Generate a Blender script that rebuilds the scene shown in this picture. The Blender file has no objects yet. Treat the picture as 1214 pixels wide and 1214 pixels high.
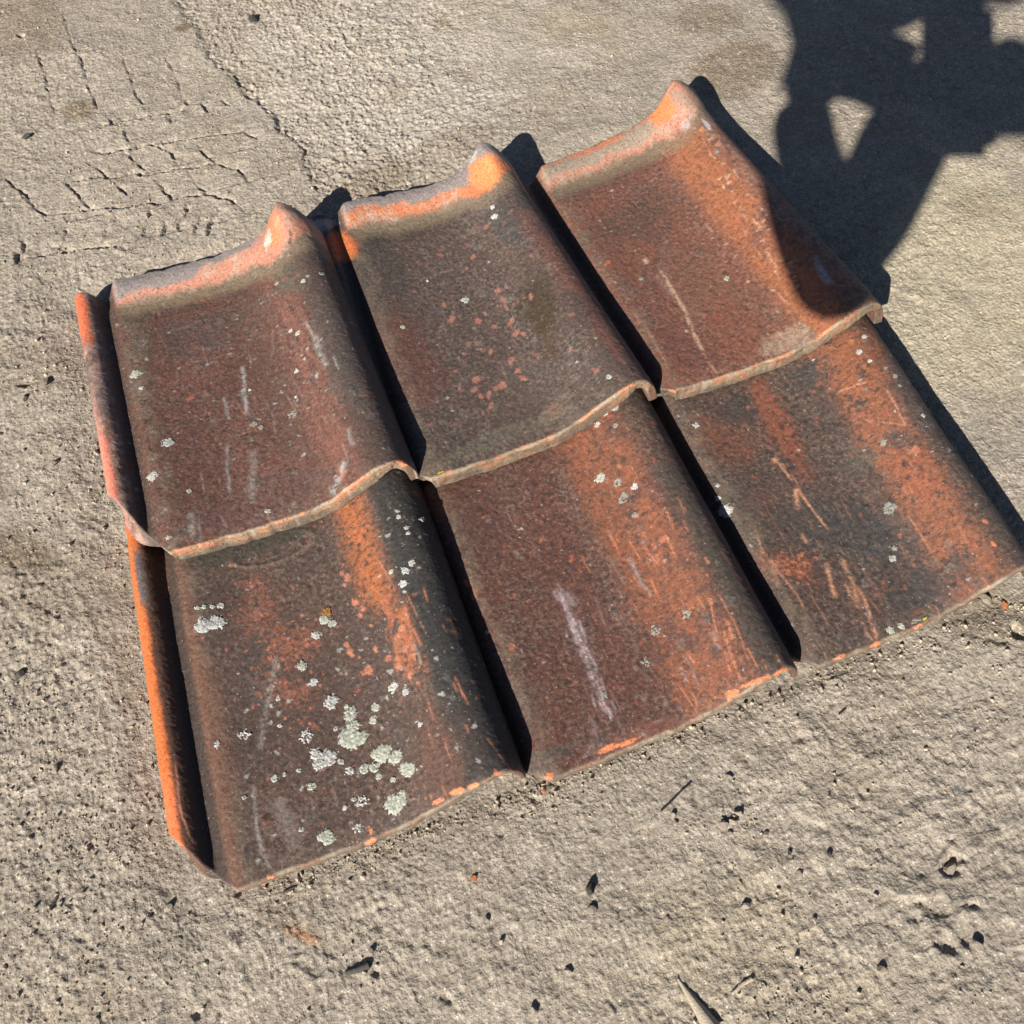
import bpy, math
import numpy as np
from mathutils import Vector, Matrix

# ------------------------------------------------------------------ camera, sky, sun, exposure
C = bpy.context.scene.collection
CAM = np.array([0.18769, -0.19534, 0.67606])
EUL = (0.550491, 0.051491, -0.352633)
FPX = 1216.2                                   # focal length in pixels of the 1214 px photograph
cd = bpy.data.cameras.new('camera')
cam = bpy.data.objects.new('camera', cd); C.objects.link(cam)
cam.location = CAM; cam.rotation_euler = EUL
cd.sensor_width = 36; cd.sensor_height = 36; cd.lens = FPX / 1214 * 36
cd.clip_start = .02; cd.clip_end = 500
bpy.context.scene.camera = cam

SA, SB = 1.14, 1.16                           # a shadow reaches (SA, SB) for each metre of height
sun_dir = Vector((SA, SB, -1)).normalized()
elev = math.asin(-sun_dir.z)
world = bpy.data.worlds.new('World'); bpy.context.scene.world = world
world.use_nodes = True
wn = world.node_tree
bg = wn.nodes['Background']
sky = wn.nodes.new('ShaderNodeTexSky'); sky.sky_type = 'NISHITA'; sky.sun_disc = False
sky.sun_elevation = elev; sky.sun_rotation = math.atan2(-SA, -SB)
sky.air_density = .55; sky.dust_density = .3; sky.ozone_density = .4
wn.links.new(sky.outputs[0], bg.inputs[0]); bg.inputs[1].default_value = .05
sl = bpy.data.lights.new('sun', 'SUN'); sl.energy = 5.0; sl.angle = math.radians(.5); sl.color = (1, .955, .88)
so = bpy.data.objects.new('sun', sl); C.objects.link(so)
so.rotation_euler = sun_dir.to_track_quat('-Z', 'Y').to_euler(); so.location = (-3, -3, 3)
vs = bpy.context.scene.view_settings
vs.view_transform = 'Standard'; vs.look = 'None'; vs.gamma = 1; vs.exposure = .86

# ------------------------------------------------------------------ helpers
def rotm(e):
    a, b, c = e
    ca, sa, cb, sb, cc, sc = np.cos(a), np.sin(a), np.cos(b), np.sin(b), np.cos(c), np.sin(c)
    return np.array([[cc, -sc, 0], [sc, cc, 0], [0, 0, 1]]) @ np.array([[cb, 0, sb], [0, 1, 0], [-sb, 0, cb]]) @ np.array([[1, 0, 0], [0, ca, -sa], [0, sa, ca]])
RM = rotm(EUL)
def px_of(P):
    q = (np.asarray(P) - CAM) @ RM
    return 607 + FPX * q[..., 0] / -q[..., 2], 607 - FPX * q[..., 1] / -q[..., 2]
def at(u, v, z=0.):
    d = RM @ np.array([(u - 607) / FPX, -(v - 607) / FPX, -1.])
    return CAM + (z - CAM[2]) / d[2] * d

def _h(i, j, s):
    n = (i.astype(np.int64) * 374761393 + j.astype(np.int64) * 668265263 + s * 1274126177) & 0xffffffff
    n = ((n ^ (n >> 13)) * 1274126177) & 0xffffffff
    return (n ^ (n >> 16)) & 0xffff
def perlin(x, y, s=0):
    xi = np.floor(x); yi = np.floor(y); fx = x - xi; fy = y - yi
    u = fx * fx * fx * (fx * (fx * 6 - 15) + 10); w = fy * fy * fy * (fy * (fy * 6 - 15) + 10)
    def g(a, b):
        t = _h(xi + a, yi + b, s) * (2 * np.pi / 65536)
        return np.cos(t) * (fx - a) + np.sin(t) * (fy - b)
    a = g(0, 0); b = g(1, 0); c = g(0, 1); d = g(1, 1)
    return (a + u * (b - a) + w * (c - a + u * (a - b - c + d))) * 1.5
def fbm(x, y, s=0, o=4, g=.5):
    t = 0; a = 1; n = 0
    for k in range(o):
        t = t + a * perlin(x * 2 ** k + 17.3 * k, y * 2 ** k - 9.1 * k, s + 31 * k); n += a; a *= g
    return t / n * 1.3
def sm(a, b, x):
    t = np.clip((x - a) / (b - a), 0, 1); return t * t * (3 - 2 * t)
def lin(c):
    c = np.array(c, float) / 255
    return np.where(c <= .04045, c / 12.92, ((c + .055) / 1.055) ** 2.4)
K_ALB = 1.15
LAMP = np.array([1., .955, .875])              # colour of the light the surfaces were seen in
def A(*c): return lin(c) / K_ALB / LAMP               # an albedo from the colour it shows in full sun
def segd(U, V, pts):
    """distance to a polyline and the fraction along it"""
    best = np.full(U.shape, 1e9); par = np.zeros(U.shape)
    pts = np.array(pts, float); L = np.r_[0, np.cumsum(np.hypot(*np.diff(pts, axis=0).T))]
    for k in range(len(pts) - 1):
        a, b = pts[k], pts[k + 1]; d = b - a; n = d @ d + 1e-9
        t = np.clip(((U - a[0]) * d[0] + (V - a[1]) * d[1]) / n, 0, 1)
        q = np.hypot(U - a[0] - t * d[0], V - a[1] - t * d[1]); m = q < best
        best = np.where(m, q, best); par = np.where(m, (L[k] + t * (L[k + 1] - L[k])) / L[-1], par)
    return best, par

def link(name, data, parent=None, kind=None):
    o = bpy.data.objects.new(name, data); C.objects.link(o)
    if parent is not None: o.parent = parent
    if kind: o['kind'] = kind
    return o
def mesh_np(name, co, quads, mat, col=None, nrm=None, smooth=True, tris=None, ngons=None):
    me = bpy.data.meshes.new(name)
    q = np.asarray(quads, np.int32).reshape(-1, 4) if quads is not None else np.zeros((0, 4), np.int32)
    loops = [q.ravel()]; starts = [np.arange(len(q)) * 4]; n = len(q) * 4
    if tris is not None:
        t = np.asarray(tris, np.int32).reshape(-1, 3); loops.append(t.ravel()); starts.append(n + np.arange(len(t)) * 3); n += len(t) * 3
    for g in (ngons or []):
        loops.append(np.asarray(g, np.int32)); starts.append(np.array([n])); n += len(g)
    loops = np.concatenate(loops); starts = np.concatenate(starts)
    me.vertices.add(len(co)); me.vertices.foreach_set('co', np.asarray(co, np.float32).ravel())
    me.loops.add(len(loops)); me.loops.foreach_set('vertex_index', loops.astype(np.int32))
    me.polygons.add(len(starts)); me.polygons.foreach_set('loop_start', starts.astype(np.int32))
    me.update(calc_edges=True)
    me.polygons.foreach_set('use_smooth', np.full(len(starts), smooth))
    if col is not None:
        a = me.color_attributes.new('Col', 'FLOAT_COLOR', 'POINT')
        c4 = np.ones((len(co), 4), np.float32); c4[:, :3] = np.clip(col, 0.003, .9); a.data.foreach_set('color', c4.ravel())
    if mat is not None: me.materials.append(mat)
    if nrm is not None: me.normals_split_custom_set_from_vertices(nrm.tolist())
    me.update()
    return me

# ------------------------------------------------------------------ materials
def nodes(name):
    m = bpy.data.materials.new(name); m.use_nodes = True
    nt = m.node_tree; return m, nt, nt.nodes['Principled BSDF']
def nz(nt, scale, detail=3, rough=.6, co=None):
    n = nt.nodes.new('ShaderNodeTexNoise'); n.inputs['Scale'].default_value = scale
    n.inputs['Detail'].default_value = detail; n.inputs['Roughness'].default_value = rough
    if co: nt.links.new(co, n.inputs['Vector'])
    return n.outputs['Fac']
def mathn(nt, op, a, b=0.):
    n = nt.nodes.new('ShaderNodeMath'); n.operation = op
    for i, x in enumerate((a, b)):
        if isinstance(x, (int, float)): n.inputs[i].default_value = x
        else: nt.links.new(x, n.inputs[i])
    return n.outputs[0]
def maprange(nt, x, a, b, c, d):
    n = nt.nodes.new('ShaderNodeMapRange')
    nt.links.new(x, n.inputs[0])
    for i, v in enumerate((a, b, c, d)): n.inputs[i + 1].default_value = v
    return n.outputs[0]
def scale_col(nt, col, f):
    n = nt.nodes.new('ShaderNodeVectorMath'); n.operation = 'SCALE'
    nt.links.new(col, n.inputs[0]); nt.links.new(f, n.inputs['Scale']); return n.outputs[0]
def mixc(nt, f, a, b):
    n = nt.nodes.new('ShaderNodeMix'); n.data_type = 'RGBA'
    if isinstance(f, float): n.inputs[0].default_value = f
    else: nt.links.new(f, n.inputs[0])
    for i, x in ((6, a), (7, b)):
        if isinstance(x, (tuple, list, np.ndarray)): n.inputs[i].default_value = (*[float(t) for t in x], 1)
        else: nt.links.new(x, n.inputs[i])
    return n.outputs[2]
def bump(nt, bs, h, strength, dist, prev=None):
    n = nt.nodes.new('ShaderNodeBump'); n.inputs['Strength'].default_value = strength; n.inputs['Distance'].default_value = dist
    nt.links.new(h, n.inputs['Height'])
    if prev: nt.links.new(prev, n.inputs['Normal'])
    nt.links.new(n.outputs[0], bs.inputs['Normal']); return n.outputs[0]

def clay_material():
    m, nt, bs = nodes('fired_clay')
    g = nt.nodes.new('ShaderNodeNewGeometry').outputs['Position']
    vc = nt.nodes.new('ShaderNodeVertexColor'); vc.layer_name = 'Col'
    f1 = nz(nt, 1300, 2, .7, g); f2 = nz(nt, 380, 3, .6, g)
    f = mathn(nt, 'MULTIPLY', maprange(nt, f1, .25, .75, .5, 1.5), maprange(nt, f2, .3, .7, .78, 1.22))
    c = scale_col(nt, vc.outputs[0], f)
    # dark fire specks and pale sand grains of the body
    vo = nt.nodes.new('ShaderNodeTexVoronoi'); vo.inputs['Scale'].default_value = 420; nt.links.new(g, vo.inputs['Vector'])
    rnd = nt.nodes.new('ShaderNodeSeparateColor'); nt.links.new(vo.outputs['Color'], rnd.inputs[0])
    near = mathn(nt, 'LESS_THAN', vo.outputs['Distance'], .30)
    pick = mathn(nt, 'GREATER_THAN', rnd.outputs[0], .80)
    c = mixc(nt, mathn(nt, 'MULTIPLY', mathn(nt, 'MULTIPLY', near, pick), .55), c, (.022, .017, .014))
    vo2 = nt.nodes.new('ShaderNodeTexVoronoi'); vo2.inputs['Scale'].default_value = 560; nt.links.new(g, vo2.inputs['Vector'])
    r2 = nt.nodes.new('ShaderNodeSeparateColor'); nt.links.new(vo2.outputs['Color'], r2.inputs[0])
    k2 = mathn(nt, 'MULTIPLY', mathn(nt, 'LESS_THAN', vo2.outputs['Distance'], .25), mathn(nt, 'GREATER_THAN', r2.outputs[1], .93))
    c = mixc(nt, mathn(nt, 'MULTIPLY', k2, .6), c, (.36, .30, .25))
    nt.links.new(c, bs.inputs['Base Color'])
    bs.inputs['Roughness'].default_value = .62
    nt.links.new(maprange(nt, f2, .3, .7, .5, .78), bs.inputs['Roughness'])
    bs.inputs['Specular IOR Level'].default_value = .35
    h = mathn(nt, 'ADD', mathn(nt, 'MULTIPLY', f1, .5), f2)
    bump(nt, bs, h, .42, .0010)
    return m
def dirt_material():
    m, nt, bs = nodes('compacted_dirt')
    g = nt.nodes.new('ShaderNodeNewGeometry').outputs['Position']
    vc = nt.nodes.new('ShaderNodeVertexColor'); vc.layer_name = 'Col'
    f0 = nz(nt, 1500, 2, .7, g); f1 = nz(nt, 400, 2, .6, g); f2 = nz(nt, 130, 2, .6, g); f3 = nz(nt, 45, 3, .6, g)
    f = mathn(nt, 'MULTIPLY', maprange(nt, f1, .25, .75, .66, 1.34), maprange(nt, f2, .3, .7, .86, 1.14))
    c = scale_col(nt, vc.outputs[0], mathn(nt, 'MULTIPLY', f, maprange(nt, f0, .3, .7, .85, 1.15)))
    # sand grains: pale and dark
    vo = nt.nodes.new('ShaderNodeTexVoronoi'); vo.inputs['Scale'].default_value = 520; nt.links.new(g, vo.inputs['Vector'])
    sp = nt.nodes.new('ShaderNodeSeparateColor'); nt.links.new(vo.outputs['Color'], sp.inputs[0])
    grain = mathn(nt, 'LESS_THAN', vo.outputs['Distance'], .32)
    c = mixc(nt, mathn(nt, 'MULTIPLY', mathn(nt, 'MULTIPLY', grain, mathn(nt, 'GREATER_THAN', sp.outputs[0], .88)), .65), c, (.62, .57, .50))
    c = mixc(nt, mathn(nt, 'MULTIPLY', mathn(nt, 'MULTIPLY', grain, mathn(nt, 'LESS_THAN', sp.outputs[0], .10)), .6), c, (.09, .075, .06))
    nt.links.new(c, bs.inputs['Base Color']); bs.inputs['Roughness'].default_value = .95
    bs.inputs['Specular IOR Level'].default_value = .1
    vd = nt.nodes.new('ShaderNodeTexVoronoi'); vd.inputs['Scale'].default_value = 330; vd.feature = 'SMOOTH_F1'; nt.links.new(g, vd.inputs['Vector'])
    cluster = maprange(nt, f3, .42, .62, .15, 1)
    gr = mathn(nt, 'MULTIPLY', mathn(nt, 'SUBTRACT', 1., vd.outputs['Distance']), cluster)
    h = mathn(nt, 'ADD', mathn(nt, 'ADD', mathn(nt, 'MULTIPLY', f1, 1.1), mathn(nt, 'MULTIPLY', f2, .6)), mathn(nt, 'ADD', mathn(nt, 'MULTIPLY', gr, 1.0), mathn(nt, 'MULTIPLY', f0, .12)))
    bump(nt, bs, h, .62, .0017)
    return m
def stone_material(name, c1, c2, rough=.9):
    m, nt, bs = nodes(name)
    g = nt.nodes.new('ShaderNodeNewGeometry').outputs['Position']
    f1 = nz(nt, 900, 3, .7, g)
    oi = nt.nodes.new('ShaderNodeObjectInfo').outputs['Random']
    c = mixc(nt, maprange(nt, f1, .3, .7, 0, 1), c1, c2)
    c = scale_col(nt, c, maprange(nt, oi, 0, 1, .8, 1.2))
    nt.links.new(c, bs.inputs['Base Color']); bs.inputs['Roughness'].default_value = rough
    bs.inputs['Specular IOR Level'].default_value = .2
    bump(nt, bs, f1, .6, .0006)
    return m
def lichen_material(name, c1, c2):
    m, nt, bs = nodes(name)
    g = nt.nodes.new('ShaderNodeNewGeometry').outputs['Position']
    f1 = nz(nt, 1500, 3, .7, g); f2 = nz(nt, 420, 2, .6, g)
    c = mixc(nt, maprange(nt, f2, .35, .65, 0, 1), c1, c2)
    c = scale_col(nt, c, maprange(nt, f1, .3, .7, .6, 1.25))
    nt.links.new(c, bs.inputs['Base Color']); bs.inputs['Roughness'].default_value = .95
    bump(nt, bs, f1, .7, .0008)
    return m
M_clay = clay_material(); M_dirt = dirt_material()
M_stone = stone_material('pale_stone', (.32, .27, .21), (.22, .185, .14))
M_dark = stone_material('dark_stone', (.075, .068, .06), (.04, .037, .034))
M_crumb = stone_material('clay_crumb', (.46, .17, .07), (.30, .10, .04))
M_wood = stone_material('weathered_wood', (.42, .36, .27), (.26, .21, .15))
M_lich = lichen_material('pale_lichen', (.47, .47, .39), (.29, .30, .24))
M_lichw = lichen_material('white_lichen', (.52, .51, .47), (.33, .32, .30))
M_lichg = lichen_material('grey_lichen', (.30, .29, .25), (.20, .19, .16))
M_licho = lichen_material('ochre_lichen', (.34, .17, .04), (.22, .10, .03))
M_lichy = lichen_material('yellow_lichen', (.55, .52, .05), (.35, .33, .04))

# ------------------------------------------------------------------ ground
def axis(segs, far):
    mid = np.concatenate([np.arange(a, b, st) for a, b, st in segs]); lo = mid[0]; hi = mid[-1]; out = []; d = .0015; x = 0
    while x < far: d *= 1.35; x += d; out.append(x)
    out = np.array(out)
    return np.r_[lo - out[::-1], mid, hi + out]
GX = axis([(-.17, .35, .00122), (.35, 1.09, .0016)], 60); GY = axis([(-.27, .60, .00150), (.60, 1.14, .00118)], 60)
gx, gy = np.meshgrid(GX, GY)
near = ((gx > -.3) & (gx < 1.2) & (gy > -.4) & (gy < 1.3)).astype(float)
U, V = px_of(np.stack([gx, gy, np.zeros_like(gx)], -1)); bad = near < .5
U = np.where(bad, -9999, U); V = np.where(bad, -9999, V)

gz = fbm(gx * 5, gy * 5, 3, 3) * .0035 * (.3 + .7 * near)
mid = fbm(gx * 34, gy * 34, 11, 3)
lump = fbm(gx * 95, gy * 95, 23, 3, .6)
fine = fbm(gx * 260, gy * 260, 37, 2, .7)
# zones of the surface: gritty and nubbly, or pressed smooth by wheels
zone = fbm(gx * 4, gy * 4, 51, 2)
grit = .32 + .25 * sm(-.2, .4, zone)
def zb(u, v, ru, rv, ang=0):
    t = math.radians(ang); du = U - u; dv = V - v
    a = (du * math.cos(t) + dv * math.sin(t)) / ru; b = (-du * math.sin(t) + dv * math.cos(t)) / rv
    return np.exp(-(a * a + b * b))
scarp = [(205, 0), (255, 70), (290, 105), (330, 145), (362, 185), (378, 225)]
sd, _ = segd(U, V, scarp)
right_of = sm(-6, 10, (U - np.interp(V, [0, 70, 105, 145, 185, 225, 300], [205, 255, 290, 330, 362, 378, 390])) + mid * 14)
right_of = right_of * sm(330, 200, V)
grit = grit + .52 * right_of * sm(640, 420, U) + .25 * zb(60, 640, 90, 330) + .35 * zb(420, 1130, 300, 120)
grit = grit - .25 * zb(1160, 420, 110, 170) - .15 * zb(150, 120, 110, 90)
grit = np.clip(grit, .15, 1.2)
gz = gz + mid * .0014 * (.5 + .5 * grit) + lump * .0013 * grit + fine * .0012 * grit
# sharp little tears, turned by the row of wind and feet
ridged = 1 - np.abs(perlin(gx * 62 + mid * .8, gy * 95 + mid * .8, 71)) * 2.4
gz = gz - sm(.78, 1, ridged) * .0008 * sm(-.1, .35, zone + .25 * mid)
dent = fbm(gx * 26 + .4 * mid, gy * 40, 811, 3, .55); low_ = zb(1010, 1020, 300, 260) + zb(80, 700, 110, 500) * .5
gz = gz + dent * .0021 * np.clip(low_, 0, 1) + (sm(.0, .05, dent) - .5) * .0005 * np.clip(low_, 0, 1)
crumb = sm(.12, .5, perlin(gx * 250, gy * 250, 401) + .25 * lump); crumb2 = sm(.15, .5, perlin(gx * 165, gy * 165, 402) + .3 * mid)
gz = gz + crumb * .0013 * np.clip(grit - .18, 0, 1) + crumb2 * .0016 * np.clip(grit - .35, 0, 1)
gz = gz - .0034 * right_of * sm(300, 190, V)
# pits
rng = np.random.default_rng(5)
def pit(u, v, r, depth, rim=.3):
    p = at(u, v); i0, i1 = np.searchsorted(GX, [p[0] - 3 * r, p[0] + 3 * r]); j0, j1 = np.searchsorted(GY, [p[1] - 3 * r, p[1] + 3 * r])
    if i1 <= i0 or j1 <= j0: return
    X = gx[j0:j1, i0:i1] - p[0]; Y = gy[j0:j1, i0:i1] - p[1]
    a = np.arctan2(Y, X); d = np.hypot(X, Y) / r * (1 + .18 * np.sin(2 * a + u) + .14 * np.sin(3 * a + v))
    gz[j0:j1, i0:i1] += -depth * np.exp(-d ** 4) + depth * rim * np.exp(-((d - 1.35) / .4) ** 2)
for _ in range(170):
    pit(rng.uniform(0, 1214), rng.uniform(0, 1214), rng.uniform(.0014, .0034), rng.uniform(.0006, .0022), .15)
for u, v, r, d in [(1128, 1026, .006, .004), (1137, 1018, .004, .003), (296, 102, .004, .004), (284, 98, .003, .003), (1085, 1078, .007, .002), (1110, 1076, .006, .0025), (1125, 1120, .006, .003), (1208, 748, .005, .004), (30, 455, .005, .003), (25, 42, .004, .003), (1140, 1108, .006, .002), (1040, 300, .001, 0)]:
    pit(u, v, r, d)
# tyre tread: grooves between pressed lugs
K = 1 / 2.89
def z7(l): return [(a * K, b * K) for a, b in l]
def segs(U_, V_, pts, sw=(-.75, .66)):
    best = np.full(U_.shape, 1e9); sg = np.zeros(U_.shape); par = np.zeros(U_.shape)
    pts = np.array(pts, float); L_ = np.r_[0, np.cumsum(np.hypot(*np.diff(pts, axis=0).T))]
    for k in range(len(pts) - 1):
        a, b = pts[k], pts[k + 1]; d = b - a; n = d @ d + 1e-9; nn = np.array([-d[1], d[0]]) / math.sqrt(n)
        if nn @ np.array(sw) < 0: nn = -nn
        t = np.clip(((U_ - a[0]) * d[0] + (V_ - a[1]) * d[1]) / n, 0, 1); q = np.hypot(U_ - a[0] - t * d[0], V_ - a[1] - t * d[1]); m = q < best
        best = np.where(m, q, best); sg = np.where(m, (U_ - a[0]) * nn[0] + (V_ - a[1]) * nn[1], sg); par = np.where(m, (L_[k] + t * (L_[k + 1] - L_[k])) / L_[-1], par)
    return best, np.sign(sg), par
long_g = [z7([(60, 890), (75, 885), (200, 862), (340, 840), (470, 845)]), z7([(160, 740), (250, 725), (330, 715), (440, 703), (530, 700), (620, 680), (700, 668), (790, 680), (850, 740)]),
          z7([(225, 620), (250, 615), (400, 603), (530, 588), (640, 572), (740, 565), (830, 590), (880, 650)]), z7([(280, 518), (400, 515), (520, 492), (640, 475), (830, 450), (900, 490)]),
          z7([(320, 435), (450, 405), (560, 380), (650, 365)]), z7([(55, 905), (85, 830)])]
cross_g = [z7(l) for l in ([(285, 545), (330, 580), (380, 605)], [(420, 520), (495, 580)], [(540, 498), (590, 530), (610, 570)], [(650, 485), (740, 555)], [(225, 625), (310, 715)], [(380, 610), (440, 675)],
           [(520, 605), (590, 680)], [(640, 585), (710, 665)], [(15, 605), (90, 675), (170, 745)], [(240, 745), (205, 850)], [(395, 735), (350, 800)], [(520, 720), (480, 805)], [(570, 765), (550, 800)],
           [(650, 700), (605, 790)], [(690, 740), (665, 800)], [(750, 710), (710, 800)], [(370, 400), (385, 425)], [(450, 400), (465, 425)], [(510, 385), (530, 410)], [(570, 375), (590, 420)], [(690, 350), (710, 385)], [(760, 335), (770, 360)])]
crack_g = [z7(l) for l in ([(120, 150), (150, 260), (190, 410)], [(215, 40), (240, 130), (270, 190), (290, 240), (305, 310), (340, 380)], [(415, 190), (440, 250), (470, 330), (510, 385)], [(560, 190), (600, 260), (620, 320), (650, 360)], [(420, 440), (450, 490)])]
win = (U > -30) & (U < 430) & (V > -30) & (V < 360)
jj, ii = np.where(win); sl_ = (slice(jj.min(), jj.max() + 1), slice(ii.min(), ii.max() + 1))
u_, v_ = U[sl_], V[sl_]; dz = np.zeros_like(u_); wob = mid[sl_] * 2.4 + lump[sl_] * 2.6 + fine[sl_] * 1.2
ub, vb = u_ + wob, v_ + perlin(gx[sl_] * 40, gy[sl_] * 40, 99) * 3 + perlin(gx[sl_] * 150, gy[sl_] * 150, 98) * 1.8 + fine[sl_]
for lst, w, dp, st in ((long_g, 1.5, .0040, .0016), (cross_g, 1.3, .0028, .0012), (crack_g, 1.1, .0016, .0009)):
    for k, l in enumerate(lst):
        d, sg_, t = segs(ub, vb, l)
        fade = sm(0, .10, t) * sm(1, .90, t) * (.25 + .95 * sm(-.25, .3, perlin(gx[sl_] * 75, gy[sl_] * 75, 7 + k) + .5 * lump[sl_]))
        dz -= dp * np.exp(-(d / w) ** 2) * fade
        dz += st * sg_ * np.tanh(d / 1.0) * np.exp(-np.maximum(d - 1, 0) / 9) * fade
ramp = np.mod(v_ + .22 * u_ - 8, 39) / 39; dz += (.5 - ramp) * .0012 * sm(.25, .8, zb(200, 235, 170, 62, -12)[sl_])
plat = sm(0, 1, zb(190, 235, 150, 70, -12)[sl_] * 1.6)
gz[sl_] = gz[sl_] * (1 - .45 * plat) + dz + plat * .0012
d, t = segd(U + mid * 10 + lump * 5, V + lump * 6, scarp)
gz -= .0036 * np.exp(-(d / 3.2) ** 2) * sm(.15, .45, t) * (.0 + 1.1 * sm(-.15, .25, lump))
# scrapes, heel marks and broken crust, lower right
for l, w, dp in (([(1040, 1085), (1075, 1070), (1120, 1078), (1180, 1075)], 3, .0028), ([(1065, 1110), (1105, 1122), (1150, 1118)], 3, .0022), ([(1105, 1085), (1115, 1112)], 1.4, .0022), ([(1010, 1050), (1060, 1078)], 2, .0012),
                 ([(960, 1100), (985, 1120), (1020, 1125)], 2, .0015), ([(1130, 1150), (1160, 1166), (1190, 1150)], 2.5, .0016), ([(905, 1090), (930, 1105), (975, 1115)], 1.6, .001), ([(1095, 1010), (1130, 1005), (1165, 1020)], 3, .0025),
                 ([(1150, 700), (1190, 712), (1214, 728)], 3, .0025), ([(1140, 745), (1180, 760), (1214, 765)], 3, .002), ([(1085, 760), (1130, 778)], 2, .0015), ([(1000, 1060), (1010, 1120)], 2, .001), ([(860, 820), (905, 850)], 2.2, .0016),
                 ([(940, 880), (975, 905), (990, 930)], 2, .0012), ([(330, 1090), (380, 1110), (432, 1135)], 3.5, .0009), ([(0, 655), (40, 690), (90, 700)], 3, .0015), ([(0, 505), (60, 520)], 2, .0012), ([(470, 180), (520, 160), (560, 165)], 2.5, .0012), ([(1060, 200), (1130, 215)], 2, .0008)):
    d, t = segd(U + mid * 12 + lump * 6 + fine * 2, V + mid * 6 + lump * 8, l); e_ = sm(0, .15, t) * sm(1, .85, t); gz -= e_ * dp * .8 * np.exp(-(d / (.7 * w)) ** 2) * (.15 + 1.0 * sm(-.15, .3, lump + .5 * mid)); gz += e_ * dp * .25 * np.exp(-((d - 3 * w) / (2 * w)) ** 2) * sm(-.2, .3, mid)
# dirt is level where the tiles lie
inside = sm(-.02, .02, gx + .01) * sm(.66, .62, gx) * sm(-.03, .01, gy) * sm(.60, .565, gy)
gz = gz - inside * (.0045 + .6 * np.maximum(gz, 0)); gz = gz - .0012
foot_ = np.exp(-((gy + .006) / .012) ** 2) * sm(.03, .06, gx) * sm(.66, .62, gx)
gz += foot_ * .0012

# colour of the dirt
t1 = fbm(gx * 3.2, gy * 3.2, 91, 4, .55); t2 = fbm(gx * 20, gy * 20, 97, 4, .6)
gc = A(157, 143, 124) * (1 + .10 * t1 + .13 * t2)[..., None]
def gmix(mask, c, k=1.):
    global gc
    m = np.clip(mask * k, 0, 1)[..., None]; gc = gc * (1 - m) + c * m
gmix(sm(.05, .6, t1), A(154, 139, 121), .6); gmix(sm(.1, .7, -t1), A(174, 156, 127), .5)
gmix(sm(.35, .75, zb(480, 90, 260, 130) + .25 * t2), A(176, 164, 146), .6)
gmix(sm(.35, .8, zb(1150, 330, 140, 190) + .2 * t2), A(186, 170, 138), .6)
brown = A(114, 95, 71)
for a in ((870, 80, 65, 38, -20, .75), (840, 20, 50, 22, 0, .6), (525, 22, 16, 9, 10, .55), (216, 33, 11, 6, -12, 1.0), (95, 130, 26, 14, -10, .75), (20, 20, 70, 60, 20, .55), (20, 650, 60, 26, 20, .7), (545, 165, 60, 24, -15, .5),
          (1165, 720, 70, 40, 20, .5), (450, 210, 60, 26, -25, .45), (350, 1100, 60, 17, 28, .55), (1160, 240, 40, 20, 0, .35), (60, 690, 130, 60, 10, .3), (640, 130, 60, 30, 0, .3), (30, 440, 60, 40, 0, .35)):
    gmix(sm(.28, .7, zb(*a[:5]) + .22 * t2 + .12 * lump), brown, a[5] * .8)
gmix(sm(.3, .8, zb(357, 1108, 30, 8, 25) + .2 * t2), A(196, 132, 84), .45)
for a in ((1137, 935, 9, 4, -10), (1145, 930, 3, 11, 0)): gmix(sm(.4, .6, zb(*a) + .15 * lump), A(88, 98, 98), .75)
gmix(sm(.4, .6, zb(1096, 946, 12, 5, 0) + .2 * lump), A(120, 110, 96), .6)
gmix(sm(.25, .8, lump + .4 * fine), A(194, 178, 150), .35)
gmix(sm(.25, .8, -lump), A(130, 112, 86), .4)
t3 = fbm(gx * 9, gy * 9, 191, 4, .6)
gc = gc * (1 + .12 * t3)[..., None]; gmix(sm(.15, .6, t3 + .3 * t2), A(138, 122, 101), .4)
gmix(sm(.62, .8, perlin(gx * 300, gy * 300, 5) + .2 * t2), A(206, 194, 172), .6)
co = np.stack([gx, gy, gz], -1).reshape(-1, 3)
ny_, nx_ = gx.shape
idx = np.arange(nx_ * ny_).reshape(ny_, nx_)
quads = np.stack([idx[:-1, :-1], idx[:-1, 1:], idx[1:, 1:], idx[1:, :-1]], -1).reshape(-1, 4)
g_ob = link('dirt_ground', mesh_np('dirt_ground', co, quads, M_dirt, gc.reshape(-1, 3)), kind='structure')
def gheight(x, y):
    i = np.clip(np.searchsorted(GX, x), 1, nx_ - 1); j = np.clip(np.searchsorted(GY, y), 1, ny_ - 1)
    return gz[j, i]

# ------------------------------------------------------------------ roof tiles
W = .2; L = .2412; LT = .3196; DZ = .0236
PX = np.array([.0080, .0090, .0112, .0150, .0190, .0235, .0272, .0305, .0336, .0368, .0404, .0460, .0540, .0700, .0900, .1200, .1420, .1560, .1670, .1770, .1860, .1940, .2020, .2100, .2170, .2230, .2280, .2320, .2345, .2355, .2360])
PZ = np.array([.0010, .0080, .0145, .0180, .0190, .0178, .0148, .0108, .0076, .0084, .0112, .0140, .0142, .0125, .0110, .0108, .0116, .0138, .0172, .0220, .0276, .0324, .0358, .0372, .0366, .0342, .0298, .0236, .0165, .0105, .0066])
dens_x = np.interp(np.linspace(0, 1, 2000), np.linspace(0, 1, len(PX)), PX); dens_z = np.interp(np.linspace(0, 1, 2000), np.linspace(0, 1, len(PX)), PZ)
kk = np.hanning(91); kk /= kk.sum()
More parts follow.
